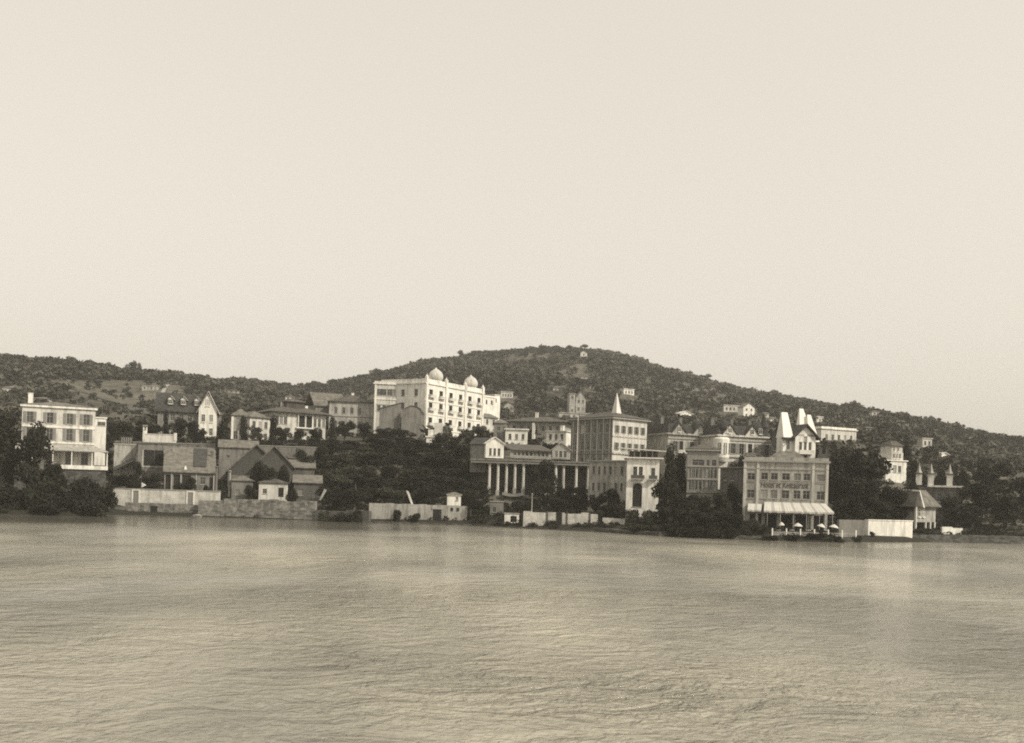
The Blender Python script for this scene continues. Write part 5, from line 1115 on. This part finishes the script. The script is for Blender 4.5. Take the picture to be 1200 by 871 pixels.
def scrub():
    r = np.random.RandomState(9); B = [(0, 0, .3, .5, .4), (.3, .1, .25, .35, .3)]; q0, t0 = leaf_cloud(B, 40, .4, 77); Q = []; Tt = []
    for i in range(6500):
        u = r.uniform(-160, 1340); s = shore(u); d = r.uniform(s+2, 262); x = (u-U0)/F*d; z = ground(x, d)
        if 128 < u < 262 and d < 206 or 980 < u < 1075 and d < 173 or 430 < u < 550 and d < 190: continue
        hh = r.uniform(.5, 1.3)
        P_ = q0*np.array([hh*1.6, hh*1.6, hh*1.1])+np.array([x, d, z-.15]); Q.append(P_); Tt.append(np.clip(t0+r.uniform(-.2, .3), 0, 1))
    o = bpy.data.objects.new('undergrowth', leaf_mesh('undergrowth', np.concatenate(Q), np.concatenate(Tt), 'leaf')); COL.objects.link(o)
    tag(o, 'low scrub and weeds between the houses and along the shore', 'undergrowth', kind='stuff')
scrub()

# ================================================================== AIR, LIGHT, CAMERA
HAZE = 0.0002
m = bpy.data.materials.new('haze_air'); m.use_nodes = True; n = m.node_tree.nodes; n.clear()
pv = n.new('ShaderNodeVolumePrincipled'); ou = n.new('ShaderNodeOutputMaterial'); m.node_tree.links.new(pv.outputs[0], ou.inputs['Volume'])
pv.inputs['Color'].default_value = (1, .98, .93, 1); pv.inputs['Density'].default_value = HAZE; pv.inputs['Anisotropy'].default_value = .2
MT['haze'] = m
q = MB(); q.box(-1520, -170, -8, 1520, 1870, 158, 'haze'); o = q.build('haze'); tag(o, 'thin warm haze over the bay', 'haze', kind='stuff')

SUN_EL, SUN_AZ = R(38), R(-32)         # azimuth measured from +x towards +y
to_sun = Vector((math.cos(SUN_EL)*math.cos(SUN_AZ), math.cos(SUN_EL)*math.sin(SUN_AZ), math.sin(SUN_EL)))
L_ = bpy.data.lights.new('sun', 'SUN'); L_.energy = 2.25; L_.angle = R(.6); L_.color = (1, .93, .80)
so = bpy.data.objects.new('sun', L_); COL.objects.link(so); so.rotation_euler = to_sun.to_track_quat('Z', 'Y').to_euler()
w = bpy.data.worlds.new('World'); sc.world = w; w.use_nodes = True; n = w.node_tree.nodes; l = w.node_tree.links
bg = n['Background']; sk = n.new('ShaderNodeTexSky'); sk.sky_type = 'NISHITA'; sk.sun_disc = False; sk.sun_elevation = SUN_EL
sk.sun_rotation = math.pi/2 - SUN_AZ; sk.dust_density = 7; sk.air_density = 1.2; sk.altitude = 0
bw = n.new('ShaderNodeRGBToBW'); l.new(sk.outputs[0], bw.inputs[0])
mu = n.new('ShaderNodeMix'); mu.data_type = 'RGBA'; mu.blend_type = 'MULTIPLY'; mu.inputs['Factor'].default_value = 1; mu.inputs['B'].default_value = (1, .932, .812, 1)
pw = n.new('ShaderNodeMath'); pw.operation = 'POWER'; pw.inputs[1].default_value = .3; l.new(bw.outputs[0], pw.inputs[0])
pk = n.new('ShaderNodeMath'); pk.operation = 'MULTIPLY'; pk.inputs[1].default_value = 2.75; l.new(pw.outputs[0], pk.inputs[0])
l.new(pk.outputs[0], mu.inputs['A']); l.new(mu.outputs['Result'], bg.inputs['Color']); bg.inputs['Strength'].default_value = .15

cd = bpy.data.cameras.new('camera'); co = bpy.data.objects.new('camera', cd); COL.objects.link(co); sc.camera = co
cd.sensor_width = 36; cd.lens = F/1200*36; cd.shift_y = (V0-435.5)/1200; cd.clip_end = 6000; cd.clip_start = .5
co.matrix_world = Matrix(((cr, -sr, 0, 0), (0, 0, -1, 0), (sr, cr, 0, CAMZ), (0, 0, 0, 1)))
vs = sc.view_settings; vs.view_transform = 'Standard'; vs.look = 'None'; vs.exposure = .66; vs.gamma = 1; vs.use_curve_mapping = False
sc.cycles.filter_width = 1.9; sc.cycles.volume_bounces = 1; sc.cycles.max_bounces = 6; sc.cycles.use_denoising = False
print('trees', ntree, 'objects', len(sc.objects))
